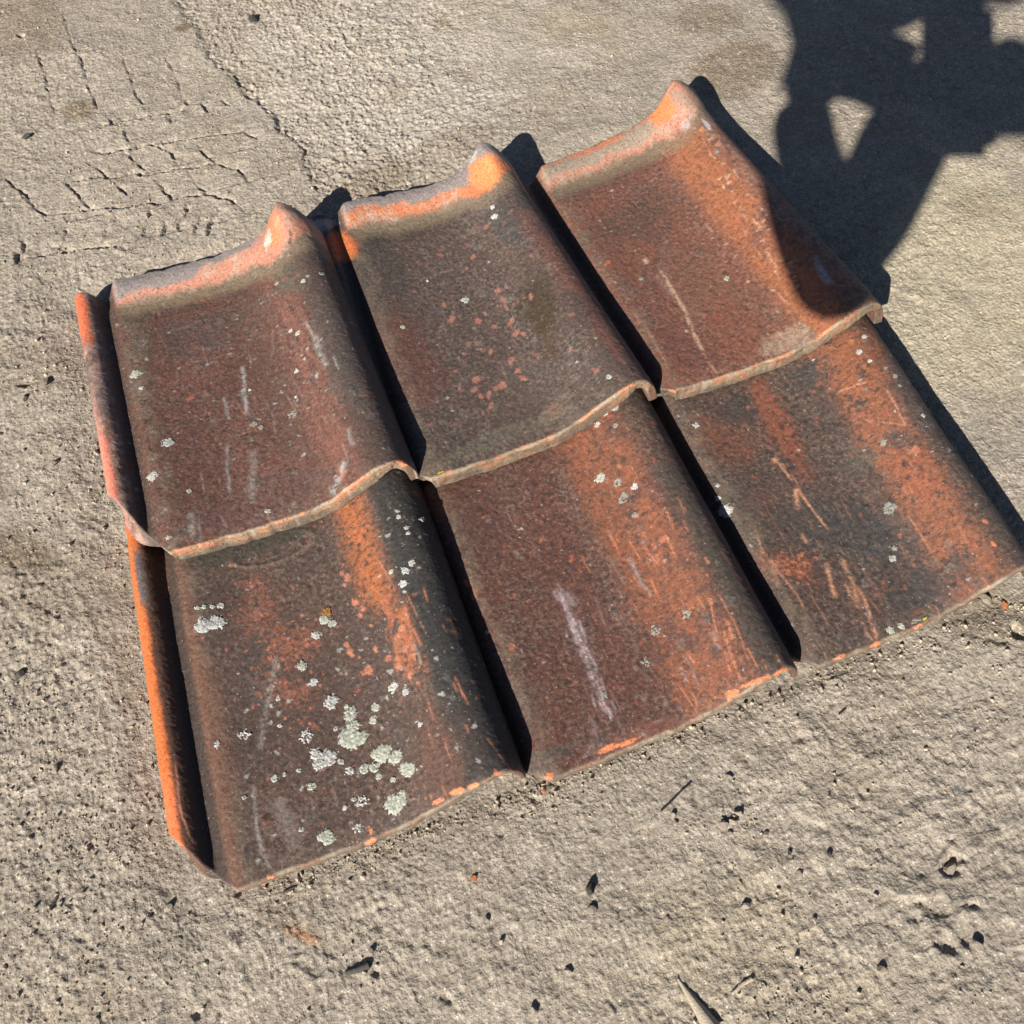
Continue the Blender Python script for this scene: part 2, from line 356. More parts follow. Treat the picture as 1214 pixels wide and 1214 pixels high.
dens_x = np.convolve(np.pad(dens_x, 45, 'reflect', reflect_type='odd'), kk, 'valid'); dens_z = np.convolve(np.pad(dens_z, 45, 'reflect', reflect_type='odd'), kk, 'valid')
arc = np.r_[0, np.cumsum(np.hypot(np.diff(dens_x), np.diff(dens_z)))]
NX, NT = 285, 300
sx = np.linspace(0, arc[-1], NX); px0 = np.interp(sx, arc, dens_x); pz0 = np.interp(sx, arc, dens_z)
nxn = np.gradient(px0); nzn = np.gradient(pz0); nl = np.hypot(nxn, nzn); NRX = -nzn / nl; NRZ = nxn / nl   # outward normal of the section

TARGET = {  # where four points of each tile lie: foot of pan, foot of roll, head of pan, head of roll
    1: ((205, 662), (484, 551), (215, 318), (330, 256)), 2: ((512, 575), (775, 455), (470, 232), (570, 181)), 3: ((800, 470), (1050, 363), (700, 178), (797, 108)),
    4: ((285, 1058), (613, 918), (205, 662), (484, 551)), 5: ((650, 930), (946, 795), (512, 575), (775, 455)), 6: ((970, 795), (1230, 672), (800, 470), (1050, 363))}
def tile_fit(n):
    i = (n - 1) % 3; top = n <= 3; y0 = L if top else 0.
    T = TARGET[n]
    if top: an = [(.0465, L, DZ + .006, T[0]), (.2293, L, DZ + .0321, T[1]), (.1065, L + LT, .0138, T[2]), (.2024, L + LT, .0425, T[3])]
    else: an = [(.0465, 0, .008, T[0]), (.2293, 0, .0321, T[1]), (.0465, L, DZ + .006, T[2]), (.2293, L, DZ + .0321, T[3])]
    M = []; D = []
    for x, y, z, (u, v) in an:
        w = at(u, v, z); yy = y - y0; M.append([1, x, yy, x * yy]); D.append([w[0] - x - i * W, w[1] - y])
    c = np.linalg.solve(np.array(M), np.array(D))
    return i * W, y0, c

class Tile: pass
def build_tile(n):
    t = Tile(); t.n = n; ox, oy, cf = tile_fit(n); top = n <= 3; col = (n - 1) % 3; rg = np.random.default_rng(100 + n)
    lt = LT if top else .298
    # foot line: straight, with the left corner cut away on the slant and small chips
    xs = px0
    yf = (.080 if n == 1 else .052) * np.clip((.046 - xs) / .037, 0, 1) ** 1.1
    yf = yf + .0011 * fbm(xs * 60, xs * 0 + n * 3.7, 5, 3) + .0008 * sm(.35, .7, perlin(xs * 110, xs * 0 + n * 5.1, 9))
    yf = yf + .003 * sm(.205, .228, xs)
    yh = lt + .0022 * fbm(xs * 55, xs * 0 + n * 9.7, 15, 4, .65) + .0034 * sm(.2, .8, perlin(xs * 70, xs * 0 + n * 2.3, 4)) * (-1)
    if top:
        yh = yh + .004 * np.exp(-((xs - .203) / .012) ** 2) - .010 * sm(.212, .236, xs) - .004 * sm(.05, .03, xs) * sm(.01, .03, xs)
    tt = np.linspace(1, 0, NT)[:, None]                        # from head to foot
    rr = .0026; e = .0026
    Y = yf[None, :] + e + (yh - e * .5 - yf - e)[None, :] * tt
    X = np.broadcast_to(xs, Y.shape).copy()
    taper = 1.0
    Z = np.broadcast_to(pz0, Y.shape).copy()
    v = Y / lt
    roll = sm(.150, .200, X); pan = sm(.040, .055, X) * (1 - sm(.150, .185, X))
    # roll fattens towards the foot, gentle warp of the firing
    Z += roll * .0022 * (sm(.5, 0, v) - .3) * (1 if n != 1 else .8)
    Z += .0012 * fbm(X * 9 + n, Y * 9, 40 + n, 2)
    if top:
        s = sm(lt - .034, lt - .006, Y)
        Z += s * .0072 * sm(.040, .050, X) * (1 - .45 * sm(.15, .19, X)) - .0022 * np.exp(-((Y - lt + .040) / .014) ** 2) * pan
        s2 = sm(lt - .052, lt - .006, Y)
        Z += s2 * (.0115 + .0025 * (col == 0)) * np.exp(-((X - .204) / np.where(X < .204, .0105, .018)) ** 2)
        if n == 1: Z += -.004 * s * np.exp(-((X - .036) / .006) ** 2)
    else:
        Z += -.004 * sm(.24, .29, Y)
    # inner edge of the foot sags a little and is rounded by wear
    Z += -.0009 * sm(.016, 0, Y - yf) * pan
    if col > 0: Z += -.0065 * np.exp(-((X - .018) / .010) ** 2)   # rims under a neighbour's roll are pressed low
    nrmx = NRX[None, :]; nrmz = NRZ[None, :]
    micro = .00030 * fbm(X * 120, Y * 120, 60 + n, 3, .6) + .00016 * perlin(X * 420, Y * 420, 70 + n)
    pits = sm(.55, .75, perlin(X * 190, Y * 190, 80 + n))
    micro = micro - .00045 * pits * sm(-.1, .3, fbm(X * 15, Y * 15, 90 + n, 2))
    t.tops = NT
    th = (.0150 if top else .0085)
    th_y = .0095 + (th - .0095) * sm(.05, .0, Y)
    # rounded foot, foot face, underside, head face
    rowsX = [X + nrmx * micro]; rowsY = [Y]; rowsZ = [Z + nrmz * micro]; kind = [np.zeros(NT)]
    zf = Z[-1]; yfoot = yf
    bx = X[-1]
    def row(dy, dn, k, rough):
        # a point dn below the surface along the section normal, dy ahead of the foot line
        dn = dn * thx
        q = rough * (fbm(xs * 90, xs * 0 + dn * 160 + n, 21, 3) + .6 * perlin(xs * 260, xs * 0 + dn * 700 + n, 3))
        dns.append(dn)
        rowsX.append((bx - NRX * dn)[None]); rowsY.append((yfoot + dy + q)[None]); rowsZ.append((zf - NRZ * dn)[None]); kind.append(np.array([k]))
    dns = []; thx = 1 - .5 * sm(.195, .232, xs) - .25 * sm(.05, .02, xs)
    for a in (.30, .55, .8):
        row(e * (1 - math.sin(a * 1.57)) + 0, e * (1 - math.cos(a * 1.57)), 1, .0003)
    tf = th
    for q in np.linspace(e, tf - .001, 9): row(.0006 * (q / tf), q, 1, .0005)
    row(.0016, tf, 1, .0002)
    ub_t = np.linspace(0, 1, 12)[1:-1, None]
    YB = (yf + .004)[None] + (yh - .006 - yf - .004)[None] * ub_t
    tb = (.0095 + (tf - .0095) * sm(.06, .0, YB)) * (1 - .5 * sm(.195, .232, xs))[None]
    ZB = np.array([np.interp(ub_t[k, 0], np.linspace(0, 1, NT), Z[::-1, c_]) for k in range(len(ub_t)) for c_ in range(NX)]).reshape(len(ub_t), NX)
    XB = np.broadcast_to(xs, YB.shape)
    rowsX.append(XB - nrmx * tb); rowsY.append(YB); rowsZ.append(ZB - nrmz * tb); kind.append(np.full(len(ub_t), 2))
    zh = Z[0]
    for dy, dn in ((-.001, .0095), (.0012, .0075), (.0016, .005), (.0013, .003), (.0009, .0015), (.0004, .0005)):
        q = .0004 * fbm(xs * 130 + dn * 90, xs * 0 + dn * 200 + n, 22, 3)
        rowsX.append((bx - NRX * dn)[None]); rowsY.append((yh + dy - .0006 + q)[None]); rowsZ.append((zh - NRZ * dn)[None]); kind.append(np.array([3]))
    X = np.concatenate(rowsX); Y = np.concatenate(rowsY); Z = np.concatenate(rowsZ); kind = np.concatenate(kind)
    t.kind = kind; t.dn = np.zeros_like(X); k1 = np.where(kind == 1)[0]; t.dn[k1] = np.array(dns)
    # lay it down: upper tiles lean on the heads of the lower ones
    Zw = Z + (DZ * (1 - Y / LT) if top else 0)
    P = np.stack([X + ox + cf[0, 0] + cf[1, 0] * X + cf[2, 0] * Y + cf[3, 0] * X * Y, Y + oy + cf[0, 1] + cf[1, 1] * X + cf[2, 1] * Y + cf[3, 1] * X * Y, Zw], -1)
    if n in (2, 3): P[..., 2] += .0
    t.P = P; t.U, t.V = px_of(P); t.lt = lt; t.yf = yf; t.yh = yh
    t.dfoot = Y - yf[None]; t.dhead = yh[None] - Y
    t.x, t.y = X, Y
    t.q1 = fbm(X * 22, Y * 14, 200 + n, 4, .6); t.q2 = fbm(X * 75, Y * 60, 220 + n, 4, .65); t.q3 = fbm(X * 260, Y * 260, 240 + n, 3, .7); t.q4 = perlin(X * 520, Y * 520, 260 + n)
    t.lng = fbm(X * 230, Y * 26, 280 + n, 3, .6)               # long grain down the slope
    t.c = np.zeros(X.shape + (3,))
    return t

def bl(t, u, v, ru, rv=None, ang=0):
    rv = rv or ru; a_ = math.radians(ang); du = t.U - u; dv = t.V - v
    a = (du * math.cos(a_) + dv * math.sin(a_)) / ru; b = (-du * math.sin(a_) + dv * math.cos(a_)) / rv
    return np.exp(-(a * a + b * b))
def mx(t, m, c, k=1.):
    m = np.clip(m * k, 0, 1)[..., None]; t.c = t.c * (1 - m) + np.asarray(c) * m
def patch(t, u, v, ru, rv, ang, c, k=.8, n1=.3, n2=.3, lo=.35, hi=.65, n3=.12):
    mx(t, sm(lo, hi, bl(t, u, v, ru, rv, ang) + n1 * t.q1 + n2 * t.q2 + n3 * t.q3), c, k)
def streak(t, pts, w, c, k=.8, br=.35):
    d, s = segd(t.U + t.q2 * 2.2, t.V + t.q2 * 2.2, pts)
    m = np.exp(-(d / w) ** 2) * sm(0, .12, s) * sm(1, .85, s)
    mx(t, m * sm(-br, br, t.q3 + .5 * t.q2 + .25), c, k)
def specks(t, n, r0, r1, c, k, mask=None, seed=0, ring=False, minm=.35):
    rg = np.random.default_rng(seed + 1000 * t.n); done = 0; tr = 0
    NTt = t.tops
    while done < n and tr < n * 40:
        tr += 1; j = rg.integers(2, NTt - 2); i = rg.integers(12, NX - 25)
        if mask is not None and rg.random() > mask[j, i]: continue
        done += 1
        r = r0 * (r1 / r0) ** (rg.random() ** 1.8); w = int(r / .0010 * 1.6) + 2
        s = (slice(max(0, j - w), min(NTt, j + w + 1)), slice(max(0, i - w), min(NX, i + w + 1)))
        dx = t.x[s] - t.x[j, i]; dy = t.y[s] - t.y[j, i]
        a = np.arctan2(dy, dx); ph = rg.random(3) * 6.3
        d = np.hypot(dx, dy) / r * (1 + .2 * np.sin(2 * a + ph[0]) + .18 * np.sin(3 * a + ph[1]) + .12 * np.sin(5 * a + ph[2])) + .25 * t.q3[s]
        m = sm(1.25, .75, d)
        if ring and r > .0016: m = m * (.35 + .65 * sm(.25, .6, d))
        m = (m * k * rg.uniform(.6, 1))[..., None]; cc = np.asarray(c) * rg.uniform(.85, 1.12)
        t.c[s] = t.c[s] * (1 - m) + cc * m

BR = A(112, 70, 56); BRD = A(84, 62, 54); CH = A(66, 60, 56); ORG = A(178, 97, 52); ORR = A(160, 86, 56); SAL = A(222, 132, 92); TAN = A(168, 134, 106); DUST = A(142, 124, 100); GREY = A(132, 124, 116); WH = A(206, 198, 186); FRESH = A(236, 134, 84); DKD = A(60, 52, 44)
def body(t, a, b, c, dk, seed_or):
    """the weathered skin: a, b, c are mottled together, dk specks on top"""
    t.c[:] = a
    mx(t, sm(-.15, .45, t.q1), b, .8); mx(t, sm(.0, .5, t.q2 + .3 * t.q1), c, .45)
    mx(t, sm(.1, .55, t.q3 + .4 * t.q2), a * .6, .5); mx(t, sm(.15, .5, -t.q3 + .3 * t.q2), c * 1.35, .45)
    crust = fbm(t.x * 340, t.y * 340, 500 + t.n, 2, .8); mx(t, sm(.12, .4, crust + .5 * t.q1 + .2 * t.q2), A(150, 122, 106), .38)
def finish(t, orange_side):
    """edges, dirt in the corners, head band, foot band"""
    top = t.n <= 3; kd = t.kind[:, None]
    X = t.x; q1, q2, q3 = t.q1, t.q2, t.q3
    lum = t.c.mean(-1, keepdims=True); t.c = t.c * .86 + lum * .14
    t.c *= (.86 - .20 * sm(.08, .42, t.q3 + .25 * t.q2) * (.6 + .4 * sm(-.2, .3, t.q1)) + .06 * sm(.1, .4, -t.q3))[..., None]; t.c *= np.array([.99, 1.035, .98])
    dk_ = sm(.24, .42, perlin(X * 210, t.y * 210, 610 + t.n) + .45 * q2 - .1); mx(t, dk_, A(62, 54, 48), .42)
    # dust settles along the channel wall and by the shoulder
    mx(t, np.exp(-((X - .052) / .007) ** 2) * sm(-.4, .3, q2), DUST * .8, .45)
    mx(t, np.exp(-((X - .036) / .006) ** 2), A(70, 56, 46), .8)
    # foot band: wear of the arris
    df = t.dfoot
    mx(t, np.exp(-(df / .008) ** 2) * sm(-.3, .4, q2) * (kd == 0), A(120, 100, 84), .45)
    fc = A(158, 124, 94) if top else A(122, 102, 82)
    mx(t, (kd == 1) * np.ones_like(X), fc, 1); e2 = fbm(X * 60, t.dn * 160, 5 + t.n, 3); mx(t, (kd == 1) * sm(-.2, .3, e2), A(146, 132, 108), .7); mx(t, (kd == 1) * sm(.0, .4, -e2), A(190, 116, 78) if top else A(140, 98, 74), .6); mx(t, (kd == 1) * (X < .043), A(92, 80, 70), .9); mx(t, (kd == 1) * sm(.2255, .229, X), A(104, 74, 58), .85); mx(t, (kd == 1) * sm(.004, .011, t.dn), A(110, 96, 78), .6); mx(t, (kd == 1) * sm(.0, .35, fbm(X * 28, t.dn * 60, 77 + t.n, 3)), A(98, 86, 72), .65)
    ch_n = perlin(X * 42, X * 0 + t.n * 7.7, 3) * 1.0 + .25 * perlin(X * 140, df * 120, 8)
    chip = sm(.40, .50, ch_n + .3 * q3 - np.maximum(df - .0008, 0) / (.0035 if top else .0060) * .35 - t.dn / .005 * .35 + .04)
    mx(t, chip * (kd <= 1) * (X > .05), A(222, 134, 90), .95)
    mx(t, (kd == 2) * np.ones_like(X), A(150, 90, 62), 1)
    if top:
        dh = t.dhead + .004 * q2 + .003 * q1
        rl = sm(.165, .185, X) * sm(.222, .205, X)
        w0 = .037 + .014 * rl
        on = sm(.042, .05, X)
        mx(t, sm(w0 + .018, w0 + .002, dh) * on * (1 - .3 * rl), A(128, 110, 86), .85)        # grime below the head lip
        mx(t, sm(.04, .02, dh) * on * sm(0, .5, q2 + .3), A(100, 88, 72), .35)
        sal = (A(194, 114, 74) if t.n == 2 else A(190, 126, 100))
        mx(t, sm(w0 - .006, w0 - .014, dh) * sm(-.001, .004, dh) * on, sal, .9)
        mx(t, sm(w0, w0 - .012, dh) * on * sm(.0, .5, q2 + .3 * q1 + .2 * q3), A(226, 176, 150), .5)
        mx(t, sm(w0, w0 - .012, dh) * on * sm(.02, .3, q1 * .6 + q2 * .6 + .4 * q3), A(150, 126, 104), .55)
        grey = sm(*((.019, .014) if t.n == 2 else (.013, .008)), dh + .007 * q1 + (.010 * sm(.18, .05, X) * (-1 if t.n == 1 else .3))) * (1 - (.0 if t.n == 2 else .75) * rl)
        if t.n == 3: grey = sm(.024, .018, dh + .004 * q1) * sm(.002, .007, dh - .004 * q1) * (1 - rl)
        mx(t, grey * on, (GREY if t.n != 3 else A(150, 134, 112)), .92)
        mx(t, (kd == 3) * sm(-.2, .2, q2), A(150, 140, 128), .8)

tiles = {n: build_tile(n) for n in range(1, 7)}

def roll_zone(t, x0, x1, s=.01): return sm(x0 - s, x0 + s, t.x) * sm(x1 + s, x1 - s, t.x)
# ---- upper left
t = tiles[1]; body(t, BR, A(128, 74, 58), A(104, 72, 60), CH, 0)
patch(t, 240, 393, 80, 26, -15, A(88, 76, 68), .5, .5, .5, .2, .9); patch(t, 165, 420, 18, 70, 0, A(112, 92, 74), .5)
mx(t, roll_zone(t, .172, .196) * sm(.3, -.3, -t.lng + t.q1), A(152, 92, 72), .6)
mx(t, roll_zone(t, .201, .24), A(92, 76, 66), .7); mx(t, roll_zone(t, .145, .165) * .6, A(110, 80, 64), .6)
patch(t, 345, 330, 26, 26, 0, A(104, 88, 72), .8); patch(t, 400, 420, 22, 90, -20, A(96, 84, 76), .5)
patch(t, 320, 590, 130, 22, -22, A(120, 84, 76), .4); patch(t, 240, 350, 14, 12, 0, A(160, 84, 52), .6)
for pts, w, k in (([(288, 432), (289, 465), (294, 495)], 2.6, .85), ([(268, 520), (270, 560), (273, 590)], 2.2, .45), ([(226, 605), (228, 640)], 3.6, .55), ([(234, 612), (238, 645)], 2, .4), ([(300, 530), (298, 600)], 4.5, .35), ([(372, 395), (378, 415), (388, 440)], 3.5, .55), ([(362, 380), (372, 400)], 1.6, .5), ([(410, 545), (400, 570), (392, 590)], 3, .8), ([(395, 420), (402, 440)], 1.6, .5), ([(412, 505), (418, 530)], 3, .45), ([(265, 470), (272, 500)], 2.2, .5)):
    streak(t, pts, w, WH * .85, k)
for pts, w, k in (([(288, 405), (300, 430)], .8, .5), ([(200, 395), (240, 380)], .9, .5), ([(238, 555), (242, 590)], 1.3, .7), ([(240, 475), (246, 465)], 3, .7)): streak(t, pts, w, TAN, k)
specks(t, 150, .0008, .0030, A(150, 92, 74), .6, seed=1); specks(t, 90, .0005, .0018, WH, .75, seed=2); specks(t, 60, .0008, .003, A(132, 116, 104), .5, seed=3, ring=True); specks(t, 18, .001, .0028, A(206, 112, 76), .8, seed=4)
specks(t, 120, .0008, .002, DKD, .7, seed=5, mask=roll_zone(t, .045, .06, .004))
finish(t, 1)
rim = sm(.030, .026, t.x)
mx(t, rim, A(124, 92, 76), .95); mx(t, rim * sm(-.2, .3, t.q2 + .4 * t.q3), A(184, 146, 124), .6); mx(t, rim * sm(.15, .5, t.q1 + t.q3 * .5), A(84, 80, 82), .6)
mx(t, sm(.024, .019, t.x + .003 * t.q2) * sm(425, 395, t.V + 20 * t.q1), A(206, 104, 66), .95)
mx(t, sm(.022, .016, t.x + .002 * t.q2) * sm(505, 530, t.V + 8 * t.q2), A(214, 116, 88), .9); mx(t, sm(.019, .012, t.x) * sm(440, 520, t.V), A(196, 132, 110), .6)
patch(t, 325, 275, 12, 26, 0, A(226, 122, 82), .9); patch(t, 318, 284, 4, 12, 10, A(216, 190, 172), .7, 0, .5, .25, .7, .4); patch(t, 328, 262, 4, 8, 0, A(225, 140, 110), .8)
streak(t, [(343, 272), (345, 280), (342, 290)], 1.3, DKD, .9, .1)
# ---- upper middle
t = tiles[2]; body(t, A(96, 74, 64), A(84, 70, 62), A(114, 84, 72), CH, 0)
patch(t, 480, 420, 40, 90, -25, A(122, 68, 54), .55); patch(t, 620, 260, 38, 40, 0, A(76, 72, 68), .7); patch(t, 440, 330, 50, 60, 0, A(78, 68, 60), .6); patch(t, 620, 470, 60, 40, -20, A(104, 84, 72), .5)
mx(t, roll_zone(t, .203, .226) * sm(-.2, .4, t.q1 + .2) * sm(.29, .2, t.y), A(140, 78, 58), .6)
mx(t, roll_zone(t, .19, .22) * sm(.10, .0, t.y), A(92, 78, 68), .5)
patch(t, 640, 360, 22, 48, -14, A(72, 56, 38), .8, .4, .5, .2, .8); patch(t, 645, 385, 14, 40, -14, A(84, 60, 34), .55, .3, .6, .2, .8)
patch(t, 655, 490, 24, 10, -24, A(158, 116, 90), .7); patch(t, 600, 515, 90, 13, -22, A(118, 104, 84), .6); patch(t, 680, 500, 20, 30, -20, A(112, 92, 80), .5)
for u, v, r in ((561, 305, 5), (553, 318, 4), (590, 345, 5), (597, 355, 5), (600, 365, 4), (606, 380, 6), (612, 395, 6), (620, 396, 5), (600, 340, 3), (567, 380, 6), (575, 372, 4), (535, 378, 7), (527, 362, 4), (556, 408, 5), (566, 407, 5), (571, 415, 4), (550, 420, 3), (582, 418, 4), (606, 428, 8), (614, 440, 6), (620, 448, 5), (565, 450, 7), (562, 462, 6), (580, 468, 7), (590, 460, 7), (597, 456, 6), (582, 480, 6), (570, 470, 5), (630, 352, 5), (545, 460, 4), (540, 440, 3), (586, 388, 5)):
    patch(t, u, v, r * .95, r * .6, (u * 7) % 180, A(190, 116, 92), .8, 0, .5, .4, .6, .45)
specks(t, 420, .0008, .0034, A(136, 118, 106), .38, seed=1, mask=sm(-.2, .3, t.q1 + .3) * sm(.29, .26, t.y) * sm(.05, .08, t.x)); specks(t, 60, .0007, .0025, A(190, 108, 80), .7, seed=2); specks(t, 40, .0005, .0014, WH, .75, seed=3)
for pts, w in (([(640, 225), (648, 240)], 1.2), ([(655, 310), (662, 322)], 2.5), ([(500, 330), (540, 318)], .8)): streak(t, pts, w, TAN, .6)
streak(t, [(705, 400), (735, 440), (757, 452)], 5, A(74, 68, 64), .6); streak(t, [(680, 330), (720, 400), (745, 440)], 5, A(146, 78, 56), .5)
finish(t, 1)
patch(t, 400, 292, 30, 22, 0, ORG * 1.1, .95, .1, .2); patch(t, 375, 268, 30, 10, -10, A(182, 160, 152), .9, .1, .2); patch(t, 574, 205, 24, 26, 0, A(222, 128, 76), .95, .1, .15); patch(t, 560, 186, 12, 6, -60, A(176, 168, 160), .9, .1, .3)
patch(t, 384, 272, 6, 8, 0, A(110, 104, 110), .5)
# ---- upper right
t = tiles[3]; body(t, A(138, 82, 62), A(122, 70, 56), A(146, 96, 72), CH, 0)
patch(t, 745, 270, 95, 28, -18, A(100, 74, 62), .6, .5, .5, .15, .9); mx(t, roll_zone(t, .166, .203) * sm(-.3, .2, t.q1 + .25), A(176, 98, 54), .85)
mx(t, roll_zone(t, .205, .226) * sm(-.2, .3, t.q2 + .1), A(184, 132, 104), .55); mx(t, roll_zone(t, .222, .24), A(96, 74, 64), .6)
patch(t, 930, 405, 40, 16, -22, A(178, 140, 112), .75, .1, .2); patch(t, 790, 420, 60, 40, 0, A(124, 70, 56), .5); patch(t, 830, 340, 60, 40, 40, A(150, 98, 74), .4); patch(t, 870, 390, 30, 50, -30, A(156, 84, 56), .5)
for pts, w, k, c in (([(763, 306), (768, 313)], 2.6, 1, A(230, 180, 150)), ([(780, 315), (798, 345), (812, 368), (822, 395), (832, 415), (838, 428)], 2.3, 1., A(226, 176, 140)), ([(838, 428), (852, 444)], 1.2, .8, A(214, 150, 116)), ([(776, 325), (790, 340), (800, 352)], 3.2, .5, A(196, 158, 136)), ([(762, 380), (778, 410), (795, 440)], 1.6, .7, A(206, 134, 96)), ([(753, 372), (758, 385)], 2, .7, A(220, 140, 100)), ([(716, 250), (760, 232), (810, 205)], .9, .5, A(80, 66, 58))):
    streak(t, pts, w, c, k, .5)
rg = np.random.default_rng(8)
for k in range(46):
    f = rg.random(); u = 835 + 110 * f + rg.normal(0, 9); v = 160 + 185 * f + rg.normal(0, 10); a = rg.uniform(.4, 1.6); l = rg.uniform(3, 12)
    streak(t, [(u, v), (u + l * math.cos(a - 1.5), v + l * math.sin(a - 1.5))] if k % 3 else [(u, v), (u + l * .5, v + l)], 1.1, A(234, 170, 130), .75, .8)
patch(t, 720, 312, 6, 3, -40, A(220, 110, 70), .95, 0, .2, .4, .6); patch(t, 975, 325, 6, 20, -35, A(170, 150, 150), .8, .1, .3)
streak(t, [(915, 235), (935, 260)], 2, A(170, 150, 150), .6); streak(t, [(965, 300), (975, 320), (992, 340)], 2.5, A(168, 150, 156), .9); streak(t, [(915, 240), (925, 262), (940, 258)], 1.2, A(190, 150, 130), .7)
specks(t, 260, .0007, .0028, A(176, 104, 76), .6, seed=1); specks(t, 130, .0006, .0022, A(92, 80, 72), .7, seed=2); specks(t, 60, .0006, .0018, A(222, 170, 140), .7, seed=3); specks(t, 25, .0006, .0015, WH, .7, seed=5)
finish(t, 1)
patch(t, 785, 130, 16, 22, 30, A(214, 122, 70), .9, .1, .2); patch(t, 808, 118, 16, 10, 30, A(150, 120, 98), .85, .1, .2); patch(t, 812, 148, 7, 10, 40, A(190, 170, 160), .55, .05, .5, .25, .7, .3); patch(t, 838, 148, 3, 12, -40, A(200, 190, 186), .7); patch(t, 832, 153, 4, 5, 0, A(214, 140, 90), .6, 0, .4)
streak(t, [(650, 190), (700, 178), (745, 158)], 4, A(214, 120, 76), .8)
# ---- lower left
rg4 = np.random.default_rng(4); t = tiles[4]; body(t, A(92, 70, 60), A(104, 70, 56), A(84, 66, 58), CH, 0)
patch(t, 300, 645, 100, 16, -18, A(80, 72, 60), .8); patch(t, 370, 820, 120, 130, 0, A(100, 70, 58), .4); patch(t, 310, 800, 30, 60, 0, A(80, 74, 68), .5)
mx(t, roll_zone(t, .168, .190) * sm(740, 700, t.V + 12 * t.q1) * sm(.5, -.1, t.q3 + .2 * t.q2 - .1), A(182, 96, 44), .95)
mx(t, roll_zone(t, .180, .200, .006) * sm(690, 730, t.V) * sm(815, 780, t.V) * sm(-.1, .2, t.q2 + .15), A(196, 104, 58), .8)
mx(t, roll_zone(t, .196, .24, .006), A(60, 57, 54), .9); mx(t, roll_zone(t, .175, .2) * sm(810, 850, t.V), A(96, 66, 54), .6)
patch(t, 525, 900, 26, 60, -20, A(112, 72, 56), .5); patch(t, 560, 880, 20, 40, -20, A(90, 66, 56), .4)
for u, v, ru, rv, a in ((305, 725, 34, 44, 30), (340, 820, 50, 26, 10), (330, 770, 30, 40, 0), (300, 690, 24, 12, 0), (360, 760, 30, 26, 0)): patch(t, u, v, ru, rv, a, A(170, 96, 68), .6, 0, .35, .62, .9, .95)
for k in range(70):
    a = rg4.normal(size=2); patch(t, 330 + 34 * a[0], 770 + 52 * a[1], rg4.uniform(1.2, 3), rg4.uniform(1, 2.4), rg4.uniform(0, 180), A(206, 112, 78), .8, 0, .2, .4, .6, .2)
for u, v, r in ((412, 686, 5), (408, 694, 3), (421, 714, 6), (430, 722, 4), (427, 730, 4), (415, 773, 6), (411, 765, 4), (437, 795, 7), (418, 777, 4), (470, 756, 4), (440, 742, 3), (405, 680, 3), (476, 745, 5), (480, 770, 6), (472, 790, 5), (486, 800, 5), (460, 780, 5), (430, 798, 4), (445, 770, 4), (495, 810, 3)): patch(t, u, v, r, r * .8, u % 180, A(206, 120, 88), .85, 0, .45, .4, .6, .4)
for pts, w in (([(480, 715), (488, 755), (492, 790)], 1.6), ([(470, 770), (472, 800)], 1.4), ([(538, 800), (550, 825), (556, 838)], 1.2), ([(575, 872), (592, 895), (607, 912)], 1.2), ([(503, 695), (507, 715)], 1.2), ([(545, 815), (552, 832)], .8)): streak(t, pts, w, A(224, 130, 84), .9, .7)
for pts, w, k in (([(330, 770), (318, 830), (305, 900)], 3.2, .5), ([(300, 925), (305, 990), (322, 1035)], 2.2, .6), ([(325, 945), (345, 985), (352, 1010)], 9, .38), ([(302, 960), (312, 1020)], 1.2, .5), ([(395, 930), (400, 960)], 1.5, .35), ([(490, 760), (500, 790)], 1.5, .5)): streak(t, pts, w, A(176, 158, 146), k)
patch(t, 317, 969, 7, 7, 0, A(74, 56, 42), .9, 0, .5)
specks(t, 160, .0005, .0018, WH * .95, .8, seed=1, mask=.12 + bl(t, 400, 880, 120, 110) + bl(t, 480, 650, 20, 60)); specks(t, 80, .0008, .003, A(128, 118, 104), .5, seed=2, ring=True); specks(t, 120, .0006, .0022, A(168, 92, 64), .7, seed=3); specks(t, 160, .0006, .002, A(60, 50, 44), .7, seed=4)
finish(t, 1)
mx(t, roll_zone(t, .041, .052, .004) * sm(.29, .2, t.y), A(132, 84, 60), .4); patch(t, 190, 680, 14, 32, -10, A(164, 92, 50), .9); patch(t, 185, 665, 6, 12, 0, A(118, 96, 70), .7); mx(t, roll_zone(t, .044, .060, .004) * sm(760, 800, t.V) * sm(1000, 900, t.V), A(112, 78, 60), .5)
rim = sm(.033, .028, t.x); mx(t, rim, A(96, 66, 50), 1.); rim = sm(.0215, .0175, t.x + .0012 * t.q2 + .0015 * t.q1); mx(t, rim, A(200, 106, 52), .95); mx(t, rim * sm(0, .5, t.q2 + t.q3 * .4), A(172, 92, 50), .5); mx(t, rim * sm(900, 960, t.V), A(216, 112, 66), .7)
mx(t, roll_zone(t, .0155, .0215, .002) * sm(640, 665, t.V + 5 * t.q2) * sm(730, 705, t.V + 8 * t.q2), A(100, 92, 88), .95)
mx(t, roll_zone(t, .0285, .042, .003), A(66, 54, 46), .85); streak(t, [(208, 900), (214, 960), (230, 1005)], 1.4, A(226, 150, 120), .7)
